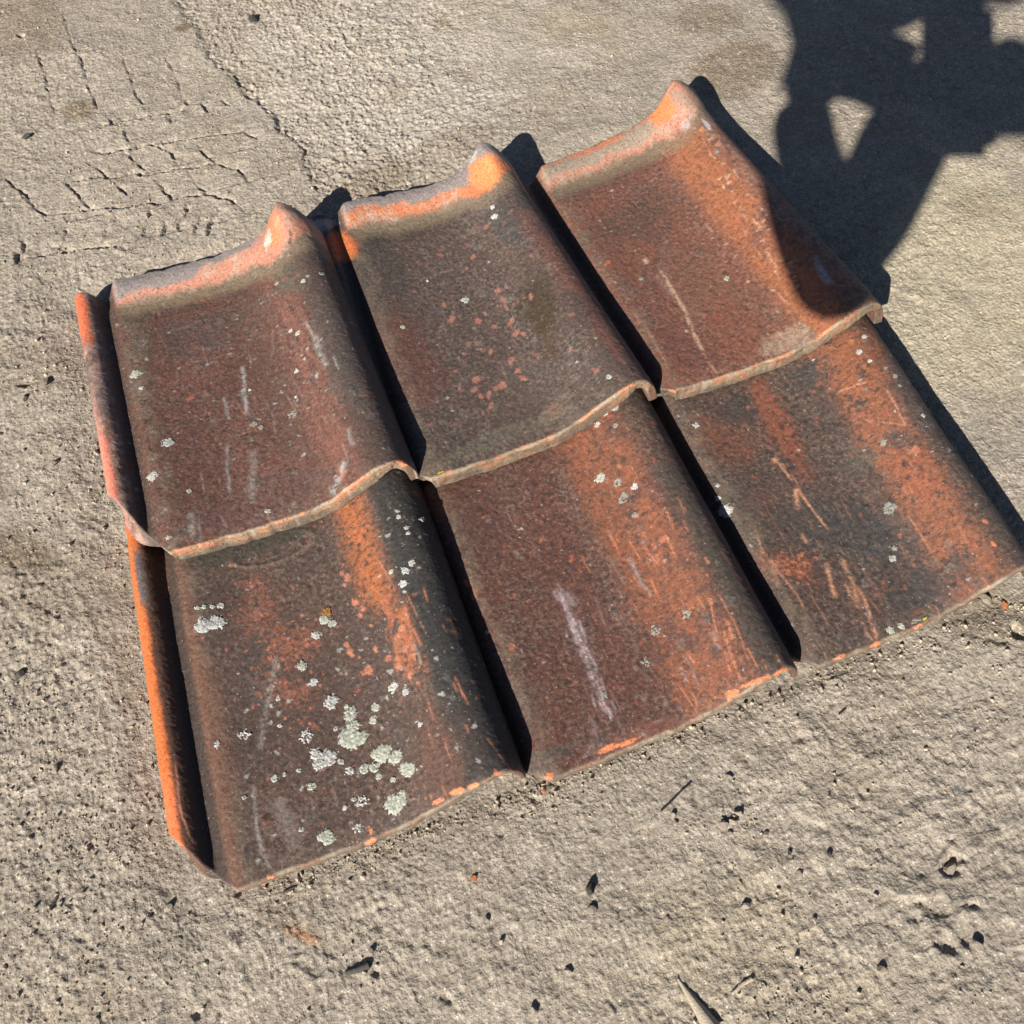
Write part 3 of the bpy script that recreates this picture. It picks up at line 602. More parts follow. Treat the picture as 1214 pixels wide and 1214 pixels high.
# ---- lower middle
t = tiles[5]; body(t, A(108, 66, 54), A(96, 66, 56), A(120, 74, 60), CH, 0)
patch(t, 560, 620, 50, 60, 0, A(98, 66, 56), .6); patch(t, 615, 840, 40, 50, -20, A(106, 82, 72), .5)
mx(t, roll_zone(t, .150, .200) * sm(-.35, .15, t.q1 + .1 + .3 * t.q2), A(150, 82, 50), .8)
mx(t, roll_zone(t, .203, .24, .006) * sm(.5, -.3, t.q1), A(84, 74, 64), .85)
mx(t, roll_zone(t, .14, .21) * sm(-.1, .3, t.q2 - .1), A(118, 76, 60), .5)
patch(t, 760, 880, 60, 24, -22, A(136, 76, 58), .6); patch(t, 640, 900, 60, 14, -22, A(96, 84, 72), .6); patch(t, 635, 922, 24, 9, 20, A(118, 106, 88), .8)
for pts, w, k in (([(655, 690), (668, 715), (680, 745), (692, 775), (705, 810), (718, 840)], 4.0, .34), ([(672, 700), (682, 720)], 4, .5), ([(690, 770), (712, 820)], 2.5, .4), ([(748, 665), (760, 690), (775, 710)], 2.6, .5), ([(745, 660), (754, 676)], 2, .6), ([(805, 790), (815, 810)], 2, .5), ([(700, 850), (715, 890)], 4, .25), ([(845, 745), (852, 775)], 2.5, .35), ([(690, 900), (705, 880)], 2, .3), ([(830, 880), (842, 830)], 2, .3)): streak(t, pts, w, A(186, 160, 156), k)
for pts, w in (([(835, 660), (842, 670)], 1.4), ([(838, 705), (845, 718)], 2.2), ([(855, 740), (865, 770), (875, 800)], 1.6), ([(862, 735), (868, 760)], 2.6), ([(885, 765), (900, 795)], 1.1), ([(868, 780), (880, 810)], 1.1), ([(745, 640), (760, 665)], .9), ([(688, 655), (700, 680)], .9), ([(920, 775), (930, 795)], 1.2), ([(850, 700), (872, 740), (890, 790)], .9), ([(790, 605), (800, 630)], .9)): streak(t, pts, w, A(224, 128, 78), .9, .7)
for u, v, r in ((778, 662, 7), (775, 648, 4), (785, 640, 5), (755, 612, 4), (765, 650, 4), (642, 640, 3), (556, 692, 5), (563, 700, 4), (562, 708, 5), (607, 768, 6), (552, 690, 3), (790, 637, 4), (735, 553, 3), (763, 633, 4), (772, 625, 3)): patch(t, u, v, r, r * .8, u % 180, A(198, 112, 80), .8, 0, .45, .4, .6, .4)
specks(t, 330, .0007, .0030, A(64, 56, 52), .7, seed=1, mask=.25 + roll_zone(t, .10, .2)); specks(t, 240, .0006, .0026, A(184, 92, 52), .6, seed=2, mask=.2 + roll_zone(t, .12, .2)); specks(t, 60, .0010, .0032, A(146, 128, 116), .5, seed=3, ring=True); specks(t, 60, .0005, .0015, WH, .75, seed=4)
finish(t, 1)
# ---- lower right
t = tiles[6]; body(t, A(94, 72, 62), A(82, 68, 62), A(110, 76, 62), CH, 0)
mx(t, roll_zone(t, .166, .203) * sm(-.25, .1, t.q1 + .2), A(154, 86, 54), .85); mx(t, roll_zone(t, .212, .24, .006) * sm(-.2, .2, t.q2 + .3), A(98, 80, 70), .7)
for u, v, ru, rv, a, c, k in ((1010, 430, 50, 45, 50, A(152, 84, 50), .85), (920, 500, 70, 16, 60, A(156, 80, 50), .85), (860, 520, 40, 30, 30, A(140, 78, 54), .7), (905, 600, 30, 20, 0, A(120, 74, 58), .6), (1085, 560, 50, 26, 55, A(162, 86, 54), .85), (1050, 640, 40, 40, 0, A(92, 78, 70), .6), (930, 670, 40, 16, 10, A(160, 86, 58), .8), (1030, 720, 30, 20, 0, A(120, 76, 58), .4),
                             (870, 490, 26, 22, 0, A(68, 60, 58), .8), (960, 445, 22, 26, 60, A(70, 62, 60), .85), (985, 480, 16, 40, -30, A(78, 66, 60), .7), (1040, 640, 60, 26, 40, A(74, 68, 66), .8), (960, 620, 60, 30, 0, A(76, 68, 64), .7), (1090, 700, 60, 22, -25, A(70, 66, 64), .85), (1150, 690, 40, 30, 0, A(116, 76, 62), .6), (1020, 545, 24, 18, 0, A(96, 88, 76), .7), (870, 620, 30, 40, 0, A(96, 86, 74), .6)):
    patch(t, u, v, ru * 1.1, rv * 1.1, a, c, k * .85, .3, .5, .25, .75, .5)
for pts, w, k in (([(918, 543), (935, 565), (960, 600), (985, 632)], 1.4, 1), ([(916, 542), (922, 550)], 3, 1), ([(942, 570), (946, 600), (948, 606)], 2.8, .9), ([(893, 618), (902, 650), (925, 680), (945, 705), (957, 730)], 1.5, .85), ([(912, 660), (925, 700)], 2, .5), ([(978, 665), (985, 690), (992, 712)], 2.8, .95), ([(998, 660), (1010, 690), (1020, 725)], 3, .7), ([(1018, 695), (1030, 725), (1040, 762)], 2.2, .95), ([(1000, 690), (1018, 720)], 2, .8), ([(1020, 735), (1035, 762)], 1.3, .8), ([(950, 632), (957, 645)], 2, .7), ([(1050, 460), (1062, 480), (1075, 508)], 1.3, .65), ([(990, 468), (1005, 460), (1030, 453)], 1.3, .7), ([(1006, 408), (1012, 402)], 2, .5), ([(1012, 490), (1035, 502)], .9, .5), ([(1040, 500), (1085, 505)], .8, .4), ([(972, 765), (982, 785)], 1, .7)):
    streak(t, pts, w, A(228, 150, 108), k, .55)
for u, v in [(1168 + 0, 618), (1178, 645)]: patch(t, u, v, 5, 2.5, 40, A(226, 130, 80), .9, 0, .1)
rg = np.random.default_rng(12)
for k in range(60):
    u = 935 + rg.normal(0, 20); v = 672 + rg.normal(0, 9); patch(t, u, v, 2.6, 1.8, 20, A(206, 112, 72), .8, 0, 0, .4, .6, .1)
patch(t, 1083, 533, 10, 9, 0, A(206, 116, 80), .7); patch(t, 1060, 668, 40, 3, 0, A(90, 80, 70), 0)
specks(t, 520, .0007, .0030, A(58, 52, 50), .75, seed=1, mask=.3 + roll_zone(t, .1, .2)); specks(t, 200, .0007, .0026, A(170, 90, 56), .6, seed=2); specks(t, 130, .0007, .003, A(136, 122, 108), .45, seed=3, ring=True); specks(t, 70, .0005, .0014, WH, .8, seed=4)
finish(t, 1)

def scratches(t, n, xlo, xhi, c, k=.8, seed=0, ymax=.24, lmax=.05):
    rg = np.random.default_rng(900 + seed + t.n)
    for _ in range(n):
        x0 = rg.uniform(xlo, xhi); y0 = rg.uniform(.004, ymax); ln = rg.uniform(.006, lmax) ** 1.0 * rg.random() + .004; sl = rg.normal(0, .12); w = rg.uniform(.00045, .0008)
        a = (y0 - t.y) / ln
        m = np.exp(-((t.x - x0 - sl * (t.y - y0) - .0006 * t.q2) / w) ** 2) * sm(0, .15, a) * sm(1, .6, a) * sm(-.3, .2, t.q3 + .2)
        mx(t, m, c, k * rg.uniform(.25, .75))
scratches(tiles[5], 34, .14, .222, A(216, 134, 92), .8, 1, .16); scratches(tiles[5], 22, .07, .19, A(176, 150, 140), .55, 2); scratches(tiles[6], 26, .06, .20, A(206, 136, 100), .7, 3, .2)
scratches(tiles[4], 22, .165, .225, A(210, 134, 92), .7, 4); scratches(tiles[4], 14, .06, .16, A(150, 132, 120), .45, 5); scratches(tiles[1], 26, .08, .215, A(190, 166, 152), .5, 6); scratches(tiles[3], 24, .15, .22, A(222, 164, 126), .7, 7, .28); scratches(tiles[2], 14, .06, .22, A(160, 134, 116), .5, 8)
for t_, lst in ((tiles[5], ([(660, 688), (672, 722), (690, 760)], [(668, 705), (676, 740), (694, 790)], [(684, 735), (700, 780), (716, 832)], [(655, 700), (664, 712)])),):
    for l in lst: streak(t_, l, 3.8, A(166, 142, 136), .36, .7)
for n_, u, v, ru, rv in ((5, 722, 887, 14, 3.2), (5, 745, 880, 12, 3), (5, 652, 920, 5, 3.5), (5, 868, 822, 7, 3.5), (5, 895, 808, 14, 2.6), (5, 925, 797, 8, 3), (4, 543, 938, 9, 4), (4, 560, 932, 6, 3), (4, 312, 1050, 7, 2.6), (4, 335, 1041, 9, 2.2), (4, 520, 950, 7, 2.2), (6, 1038, 764, 6, 3), (6, 995, 779, 8, 2), (6, 1206, 692, 10, 2.6)):
    t_ = tiles[n_]; b_ = bl(t_, u, v, ru * 1.15, rv * 1.15, -22); mx(t_, sm(.36, .5, b_ + (.35 * t_.q2 + .25 * t_.q3) * sm(.05, .3, b_)), A(222, 132, 86), .9)
for k in range(40):
    f_ = rg4.random(); u = 660 + 62 * f_ + rg4.normal(0, 5); v = 692 + 150 * f_; streak(tiles[5], [(u, v), (u + 3, v + 7), (u + 6, v + rg4.uniform(10, 22))], 1.2, A(190, 168, 164), .55, .6)
# pressed oval maker's mark, half lost under grime, near the head of the lower left tile
t = tiles[4]; a_ = math.radians(-17); du = t.U - 322; dv = t.V - 650
ea = (du * math.cos(a_) + dv * math.sin(a_)) / 50; eb = (-du * math.sin(a_) + dv * math.cos(a_)) / 17
de = (np.hypot(ea, eb) - 1) * 17
hgt = .0007 * np.exp(-(de / 1.7) ** 2) * sm(-.9, -.1, eb + .3 * ea)
cu = np.hypot(t.U - 360, t.V - 641); hgt = hgt + .0007 * np.exp(-((cu - 6) / 1.4) ** 2) * (t.U < 363)
hgt = hgt * (t.kind[:, None] == 0) * (t.x > .05); t.P[..., 2] += hgt
mx(t, sm(.0002, .0006, hgt), A(112, 94, 78), .35)

TL = {1: 'upper left clay roof tile with grey and salmon head lip and worn side rim', 2: 'upper middle clay roof tile, dark brown with an olive stain and an orange pointed nose',
      3: 'upper right clay roof tile, orange roll, long pale scratch, shadow across its end', 4: 'lower left clay roof tile with bright orange side rim and many pale lichen patches',
      5: 'lower middle clay roof tile, rusty red with a whitish smear down its pan', 6: 'lower right clay roof tile, charcoal mottled with orange scratches, reaching the picture edge'}
tile_parts = {}
for n, t in tiles.items():
    o = bpy.data.objects.new('roof_tile', None); C.objects.link(o)
    base = t.P[t.tops // 2, NX // 2].copy(); base[2] = 0
    o.location = base; o.empty_display_size = .05
    o['kind'] = 'thing'; o['label'] = TL[n]; o['category'] = 'roof tile'; o['group'] = 'interlocking clay roof tiles laid in two rows'
    R_, Cn = t.P.shape[:2]
    idx = np.arange(R_ * Cn).reshape(R_, Cn); nxt = np.roll(idx, -1, axis=0)
    q = np.stack([idx[:, :-1], nxt[:, :-1], nxt[:, 1:], idx[:, 1:]], -1)
    Pf = t.P.reshape(-1, 3)
    # vertex normals of the whole tile, so that the parts meet without a seam
    fn = np.cross(Pf[q[..., 2]] - Pf[q[..., 0]], Pf[q[..., 3]] - Pf[q[..., 1]])
    vn = np.zeros_like(Pf)
    for k in range(4): np.add.at(vn, q[..., k].ravel(), fn.reshape(-1, 3))
    vn /= np.linalg.norm(vn, axis=1)[:, None] + 1e-12
    t.vn = vn.reshape(R_, Cn, 3)
    ctr_x = t.x[:, :-1]; ctr_y = t.y[:, :-1]
    pid = np.where(ctr_x < .0400, 0, np.where(ctr_x < .150, 1, 2))
    if n <= 3: pid = np.where((ctr_y > t.lt - .036) & (pid > 0), 3, pid)
    parts = {}
    for k, nm in enumerate(('side_rim', 'pan', 'roll', 'head_lip')):
        m = pid == k
        if not m.any(): continue
        fq = q[m]
        ng = []
        if k == 0: ng.append(idx[:, 0])
        if k in (2,): ng.append(idx[::-1, -1])
        used = np.unique(np.concatenate([fq.ravel()] + [g for g in ng])); remap = np.full(len(Pf), -1); remap[used] = np.arange(len(used))
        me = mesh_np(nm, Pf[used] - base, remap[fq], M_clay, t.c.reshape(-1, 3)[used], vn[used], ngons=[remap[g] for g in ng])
        parts[k] = link(nm, me, o)
    tile_parts[n] = parts; t.base = base; t.pid = pid

# ------------------------------------------------------------------ lichen crusts on the tiles
def surf(t, x, y):
    ii_ = np.interp(x, px0, np.arange(NX)); i0 = np.clip(ii_.astype(int), 0, NX - 2); fi = ii_ - i0
    yt = t.y[:t.tops]                                          # descending
    y0_ = yt[-1, i0]; y1_ = yt[0, i0]
    jf = np.clip((y1_ - y) / (y1_ - y0_) * (t.tops - 1), 0, t.tops - 1.001); j0 = jf.astype(int); fj = jf - j0
    def g(Q): return ((Q[j0, i0] * (1 - fj)[:, None] + Q[j0 + 1, i0] * fj[:, None]) * (1 - fi)[:, None] + (Q[j0, i0 + 1] * (1 - fj)[:, None] + Q[j0 + 1, i0 + 1] * fj[:, None]) * fi[:, None])
    return g(t.P), g(t.vn)
def lichen(n, u, v, r, mat=None, ragged=.5, asp=1., ang=0, thick=.0009, hollow=0.):
    t = tiles[n]
    Ut = t.U[:t.tops]; Vt = t.V[:t.tops]
    vis = (t.vn[:t.tops] * (CAM - t.P[:t.tops])).sum(-1) > 0
    k = np.argmin((Ut - u) ** 2 + (Vt - v) ** 2 + 1e6 * (~vis)); j, i = divmod(int(k), NX)
    dist = np.linalg.norm(t.P[j, i] - CAM); R0 = r / FPX * dist * 1.12
    step = max(R0 / 11, .00022); m = int(R0 * 1.5 / step) + 1
    a = np.arange(-m, m + 1) * step; X_, Y_ = np.meshgrid(a, a); cs, sn = math.cos(math.radians(ang)), math.sin(math.radians(ang))
    xr = (X_ * cs + Y_ * sn) / asp; yr = (-X_ * sn + Y_ * cs) * asp
    d = np.hypot(xr, yr) / R0
    sd_ = int(u * 13 + v * 7)
    f = 1 - d + ragged * (.55 * fbm(X_ / R0 * 1.3 + u, Y_ / R0 * 1.3, sd_, 2) + .5 * fbm(X_ / .0016, Y_ / .0016, sd_ + 1, 2))
    if hollow: f = f - hollow * np.exp(-(d / .45) ** 2) * (1 + fbm(X_ / .0015, Y_ / .0015, sd_ + 2, 2))
    keep = f > .12
    if keep.sum() < 9: return
    P, N = surf(t, t.x[j, i] + X_.ravel(), t.y[j, i] + Y_.ravel())
    h = (thick * (.25 + .75 * np.abs(fbm(X_ / .0011, Y_ / .0011, sd_ + 5, 2)) * 2.2) * sm(.05, .35, f)).ravel() - .00035 * (1 - sm(.0, .2, f)).ravel() + .0001
    P = P + N * h[:, None]
    id_ = np.arange(X_.size).reshape(X_.shape)
    fk = (keep[:-1, :-1] | keep[1:, :-1] | keep[:-1, 1:] | keep[1:, 1:])
    q = np.stack([id_[:-1, :-1], id_[:-1, 1:], id_[1:, 1:], id_[1:, :-1]], -1)[fk]
    used = np.unique(q); rm = np.full(X_.size, -1); rm[used] = np.arange(len(used))
    me = mesh_np('lichen', P[used] - t.base, rm[q], mat or M_lich)
    par = tile_parts[n].get(int(t.pid[j, min(i, NX - 2)]), tile_parts[n][1])
    link('lichen_patch', me, par)
L4 = [(417, 875, 14, 0), (419, 862, 8, 0), (416, 846, 8, 0), (452, 893, 11, 1), (470, 897, 8, 1), (483, 912, 9, 2), (469, 953, 12, 1), (388, 993, 9, 0), (394, 833, 8, 3), (389, 900, 10, 3), (375, 893, 7, 3), (378, 905, 7, 3), (363, 872, 7, 4), (445, 838, 5, 0), (443, 853, 5, 0), (414, 914, 5, 3),
      (431, 911, 6, 1), (405, 903, 4, 1), (445, 910, 6, 1), (448, 920, 4, 1), (359, 789, 6, 0), (371, 808, 5, 3), (384, 734, 6, 2), (394, 738, 5, 2), (375, 753, 5, 3), (466, 815, 6, 3), (480, 820, 4, 4), (355, 914, 3, 0), (326, 922, 4, 0), (338, 918, 2.5, 0), (370, 933, 4.5, 0), (398, 864, 3, 0), (499, 858, 3, 3),
      (429, 950, 6, 4), (410, 958, 3, 4), (424, 982, 5, 4), (467, 924, 3.5, 0), (477, 941, 5, 1), (420, 948, 3, 1), (358, 983, 3, 0), (234, 720, 3, 0), (242, 719, 3, 0), (252, 719, 3, 0), (262, 718, 4, 0), (243, 741, 10, 5), (258, 738, 9, 5), (236, 744, 5, 5), (290, 872, 6, 4), (257, 882, 4, 4), (480, 676, 5, 3), (478, 692, 5, 3), (464, 677, 3, 0), (488, 668, 4, 4), (472, 612, 3, 4), (482, 625, 3, 4), (484, 632, 3, 0), (500, 615, 3, 4), (289, 945, 2.5, 0), (410, 838, 3, 0), (329, 828, 3, 4), (331, 860, 2.5, 4)]
for u, v, r, s in L4:
    lichen(4, u, v, r, {0: M_lich, 1: M_lich, 2: M_lich, 3: M_lichw, 4: M_lichw, 5: M_lichw}[s], .45 + .2 * (s in (3, 4, 5)), 1 + .1 * ((int(u) % 3) - 1), u % 90, .0009 if r > 5 else .0006, .9 if s == 4 and r > 4 else 0)
lichen(4, 387, 726, 6, M_licho, .7)
for n, u, v, r, s in ((1, 200, 525, 6.5, 0), (1, 180, 565, 6.5, 0), (1, 161, 443, 6, 3), (1, 347, 491, 5, 4), (1, 300, 503, 4, 4), (1, 352, 440, 3, 0), (1, 360, 333, 3, 0), (1, 353, 395, 3, 3), (1, 382, 324, 3, 4), (1, 345, 392, 2.5, 0), (1, 310, 507, 3, 4), (1, 318, 606, 3.5, 3), (1, 168, 460, 2.5, 0), (1, 351, 470, 2, 0), (1, 296, 462, 2, 0), (1, 225, 582, 3, 3), (1, 200, 637, 3, 3),
                  (2, 584, 246, 3, 0), (2, 586, 256, 4, 0), (2, 552, 356, 5, 3), (2, 478, 388, 3, 3), (2, 722, 447, 3.5, 3), (2, 506, 333, 2, 0), (2, 580, 310, 2, 4),
                  (3, 862, 330, 3.5, 3), (3, 760, 330, 3, 4), (3, 815, 392, 2.5, 4), (3, 850, 180, 2.5, 4), (5, 712, 567, 6, 3), (5, 732, 572, 5, 4), (5, 752, 576, 4, 0), (5, 728, 484, 4.5, 3), (5, 718, 490, 3.5, 0), (5, 708, 503, 3.5, 0), (5, 730, 505, 3, 4), (5, 777, 747, 6, 4), (5, 766, 785, 5, 4), (5, 814, 728, 5, 4), (5, 578, 750, 2.5, 0), (5, 740, 590, 6, 4), (5, 752, 610, 3, 4), (5, 716, 824, 4, 4),
                  (6, 860, 606, 8, 0), (6, 851, 590, 3.5, 0), (6, 825, 504, 4, 0), (6, 852, 576, 2.5, 0), (6, 1024, 399, 3, 0), (6, 1018, 417, 3.5, 0), (6, 1031, 428, 2.5, 0), (6, 1050, 436, 2.5, 4), (6, 1061, 446, 3, 4), (6, 1047, 524, 3.5, 4), (6, 1059, 662, 4.5, 3), (6, 1060, 650, 3, 4), (6, 1054, 602, 7, 4), (6, 1088, 740, 7, 4), (6, 1056, 747, 5, 3), (6, 1068, 742, 4, 3), (6, 1094, 493, 2.5, 0)):
    lichen(n, u, v, r, {0: M_lichw, 3: M_lich, 4: M_lichg}[s], .6, 1, u % 90, .0005, .8 if s == 4 and r > 4 else 0)
lichen(6, 1101, 743, 4, M_lichy, .6, 1.6, 25, .0008); lichen(2, 530, 573, 3.2, M_lichy, .6, 1.4, 10, .0008)

# ------------------------------------------------------------------ loose things on the dirt
def ico(sub=1):
    import bmesh
    bm = bmesh.new(); bmesh.ops.create_icosphere(bm, subdivisions=sub, radius=1)
    v = np.array([x.co[:] for x in bm.verts]); f = np.array([[q.index for q in x.verts] for x in bm.faces]); bm.free(); return v, f
IV1, IF1 = ico(1); IV2, IF2 = ico(3)
# grit: thousands of grains nobody could count, one mesh
rng = np.random.default_rng(77); VV = []; FF = []; off = 0; cnt = 0
CLUST = [(30, 450, 40), (95, 450, 50), (90, 560, 50), (70, 620, 60), (640, 945, 30), (880, 960, 40), (300, 110, 16), (25, 40, 18), (1190, 740, 40), (340, 170, 20), (160, 250, 60), (40, 850, 60), (120, 1000, 80), (380, 200, 30), (430, 1130, 30), (60, 330, 50)]
while cnt < 7000:
    u = rng.uniform(-40, 1260); v = rng.uniform(-40, 1260); p = at(u, v)
    z_ = float(fbm(np.array([p[0] * 5]), np.array([p[1] * 5]), 303, 3)[0])
    cl = max(0, max(math.exp(-(((u - a_) / c_) ** 2 + ((v - b_) / c_) ** 2)) for a_, b_, c_ in CLUST))
    if rng.random() > .12 + .8 * z_ + .9 * cl + (.35 if (230 < u < 560 and v < 220) else 0): continue
    if 0.0 < p[0] < .64 and 0.01 < p[1] < .58: continue
    cnt += 1; s = .00042 * (1 + rng.pareto(3.0)); s = min(s, .0015)
    q = IV1 * s * rng.uniform(.6, 1.25, 3) * (1 + .18 * rng.normal(size=(len(IV1), 1)))
    a = rng.uniform(0, 6.3); c_, s_ = math.cos(a), math.sin(a); q = q @ np.array([[c_, -s_, 0], [s_, c_, 0], [0, 0, 1]])
    VV.append(q + np.array([p[0], p[1], gheight(p[0], p[1]) + s * .35])); FF.append(IF1 + off); off += len(IV1)
for _ in range(1500):                                         # crumbs gathered against the feet of the tiles
    x_ = rng.uniform(.03, .66); y_ = -abs(rng.normal(0, .007)) + .003 if x_ > .05 else rng.uniform(-.005, .05) - (x_ - .05)
    if rng.random() < .25: x_, y_ = -abs(rng.normal(0, .008)) + .004, rng.uniform(.06, .55)
    s = min(.00040 * (1 + rng.pareto(2.8)), .0018); q = IV1 * s * rng.uniform(.6, 1.25, 3) * (1 + .18 * rng.normal(size=(len(IV1), 1)))
    VV.append(q + np.array([x_, y_, gheight(x_, y_) + s * .4])); FF.append(IF1 + off); off += len(IV1); cnt += 1
VV = np.concatenate(VV); FF = np.concatenate(FF)
gcol = A(178, 160, 134) * rng.uniform(.65, 1.2, (cnt, 1)); gcol = np.repeat(gcol, len(IV1), axis=0)
g_ = link('grit', mesh_np('grit', VV, None, M_dirt, gcol, tris=FF, smooth=False), kind='stuff'); g_['label'] = 'fine loose grit scattered over the dry dirt'; g_['category'] = 'grit'

def stone(u, v, r, label, mat=None, flat=.7, name='pebble', cat='pebble', group='pebbles lying on the dirt', asp=1., ang=0., sink=.12, seed=0):
    p = at(u, v); s = r / FPX * np.linalg.norm(p - CAM)
    rg = np.random.default_rng(int(u * 31 + v)); q = IV2.copy()
    for _ in range(16):                                         # broken facets
        d = rg.normal(size=3); d /= np.linalg.norm(d); k = rg.uniform(.52, .86); e_ = q @ d; q = q - np.outer(np.maximum(e_ - k, 0), d)
    q = q * (1 + .06 * fbm(q[:, :1] * 2 + u, q[:, 1:2] * 2 + q[:, 2:] * 2, 3, 2))
    q = q * np.array([s * asp, s / asp, s * flat]); a = math.radians(ang); q = q @ np.array([[math.cos(a), math.sin(a), 0], [-math.sin(a), math.cos(a), 0], [0, 0, 1]])
    o = link(name, mesh_np(name, q, None, mat or M_stone, tris=IF2, smooth=False))
    o.location = (p[0], p[1], gheight(p[0], p[1]) + s * flat * (1 - 2 * sink) * .8)
    o['label'] = label; o['category'] = cat
    if group: o['group'] = group
    return o
S = [(858, 979, 6.5, 'pale rounded pebble, leftmost of the cluster below the lower middle tile'), (868, 974, 5.5, 'pale pebble in the middle of the cluster below the lower middle tile'), (876, 964, 5.5, 'angular pale pebble, uppermost right of the cluster below the middle tile'), (866, 988, 3.5, 'small pebble at the foot of the pebble cluster below the middle tile'),
     (798, 967, 4, 'small dark-shadowed pebble left of the pebble cluster, upper of a pair'), (801, 976, 3.6, 'small pebble left of the pebble cluster, lower of a pair'), (865, 921, 4.2, 'whitish pebble above the pebble cluster near the middle tile foot'), (908, 988, 4, 'little pebble right of the pebble cluster'), (896, 972, 3, 'tiny pebble just right of the pebble cluster'),
     (1128, 1029, 8, 'round pale pebble sitting in a pit at the lower right'), (702, 1078, 6, 'pale broken pebble below the dark stone shard'), (884, 1074, 6, 'pebble with sharp black shadow below centre right'), (948, 1038, 6, 'flattish brown pebble between the heel marks and the round pebble', ), (1158, 1122, 7, 'smooth grey pebble near the bottom right corner'),
     (937, 1010, 3.5, 'small dark pebble right of the middle of the bottom area'), (983, 1012, 4, 'dark little pebble on bare dirt left of the round pebble in its pit'), (577, 1090, 4.5, 'small pebble on the dirt under the lower left tile foot corner'), (633, 1198, 5, 'pebble at the very bottom, left of the wood splinter'), (674, 1150, 4.5, 'pebble with dark shadow left of the wood splinter'), (594, 1116, 4, 'small pebble by the bottom middle, above the nearest grains'),
     (55, 456, 5.5, 'pale angular pebble left of the upper left tile rim'), (28, 474, 5, 'pale pebble at the left picture edge beside the upper left tile'), (120, 461, 0, ''), (64, 549, 4.5, 'pebble on the dirt left of the upper left tile end'), (23, 798, 5.5, 'dark-topped pebble at the left edge of the dirt'), (66, 912, 5, 'pebble with black shadow left of the lower left tile'), (41, 905, 0, ''),
     (197, 1075, 5, 'upright pale pebble below left of the lower left tile corner'), (440, 1128, 3.5, 'white crumb of stone beside the dark stick end'), (300, 22, 6, 'dark pebble near the top, left of centre'), (31, 162, 4.5, 'small black pebble above the tyre tread at left'), (1071, 476, 4, 'whitish pebble beside the shadow edge right of the lower right tile'), (1172, 706, 7, 'pale crumbly pebble below the lower right tile end'), (1150, 702, 5, 'flat pale pebble by the lower right tile foot'),
     (790, 1090, 3.5, 'small pebble between splinter and dark shard'), (1046, 1150, 5, 'pale elongated pebble near the lower right heel mark'), (560, 1040, 0, ''), (975, 815, 4, 'white pebble just below the foot joint of the middle and right tiles')]
for a in S:
    if a[2]: stone(a[0], a[1], a[2], a[3], None if a[0] not in (23, 300, 31, 937, 983) else M_dark, asp=1.15, ang=a[0] % 180)
stone(700, 1054, 8, 'black stone shard standing on the dirt below the lower middle tile', M_dark, .9, 'stone_shard', 'stone', None, 1.25, 60, .1)
stone(562, 1041, 4.5, 'orange clay crumb lying below the lower left tile foot', M_crumb, .6, 'clay_crumb', 'clay crumb', None, 1.1, 20)
stone(645, 937, 3.4, 'tiny orange clay crumb touching the lower middle tile corner', M_crumb, .6, 'clay_crumb', 'clay crumb', None, 1.2, 70)
stone(1194, 715, 5, 'orange clay crumb near the right picture edge under the right tile', M_crumb, .5, 'clay_crumb', 'clay crumb', None, 1.3, 70)

def stick(name, pts, r0, r1, mat, label, cat, flat=1., lift=.0, sides=8, ridg=0., straight=False):
    """a tapered, slightly crooked stick or splinter lying along picture points"""
    P = np.array([at(u, v) for u, v in pts]); n = 26; s = np.linspace(0, len(P) - 1, n); X_ = np.stack([np.interp(s, np.arange(len(P)), P[:, k]) for k in range(3)], -1)
    rg = np.random.default_rng(len(label)); X_[:, 2] = [gheight(a, b) for a, b, _ in X_]; X_[:, 2] = np.convolve(np.pad(X_[:, 2], 6, 'edge'), np.ones(13) / 13, 'valid') + lift + r0 * flat * .7
    if straight: X_[:, 2] = np.linspace(X_[0, 2], X_[-1, 2] + .002, n)
    d = P[-1] - P[0]; d /= np.linalg.norm(d); sd__ = np.array([-d[1], d[0], 0]); co = []
    for k in range(n):
        r = (r0 + (r1 - r0) * k / (n - 1))
        for a in range(sides):
            th = a / sides * 2 * math.pi; w = 1 + ridg * rg.normal() * .5
            co.append(X_[k] + sd__ * math.cos(th) * r * w + np.array([0, 0, 1]) * math.sin(th) * r * flat * w)
    co = np.array(co); id_ = np.arange(n * sides).reshape(n, sides); q = np.stack([id_[:-1], np.roll(id_[:-1], -1, 1), np.roll(id_[1:], -1, 1), id_[1:]], -1).reshape(-1, 4)
    base = X_[n // 2].copy(); o = link(name, mesh_np(name, co - base, q, mat, ngons=[id_[0][::-1], id_[-1]])); o.location = base; o['label'] = label; o['category'] = cat; return o
stick('wood_splinter', [(803, 1159), (846, 1224)], .0005, .0062, M_wood, 'pale pointed wood splinter at the bottom edge casting a thin shadow', 'splinter', .42, .0008, 5, .0, True)
stick('dark_stick', [(409, 1153), (424, 1150), (438, 1144)], .0016, .0024, M_dark, 'short black stick fragment below the lower left tile', 'stick', .8, .0005)
stick('twig', [(783, 963), (797, 950), (808, 938), (818, 930)], .0006, .0005, M_dark, 'thin dark curved twig below the lower middle tile', 'twig', 1., .0006)
stick('twig', [(334, 1057), (342, 1053), (350, 1050)], .0007, .0005, M_dark, 'tiny dark twig lying by the foot of the lower left tile', 'twig', 1., .0004)
stick('flat_chip', [(62 + 0, 1080), (66, 1070), (70, 1062)], .0014, .0008, M_dark, 'small dark sliver at the left of the bottom dirt', 'sliver', .5, .0006)
stick('flat_chip', [(120 + 875, 846), (1004, 838)], .0006, .0006, M_dark, 'thin dark sliver below the foot of the lower right tile', 'sliver', .5, .0004)
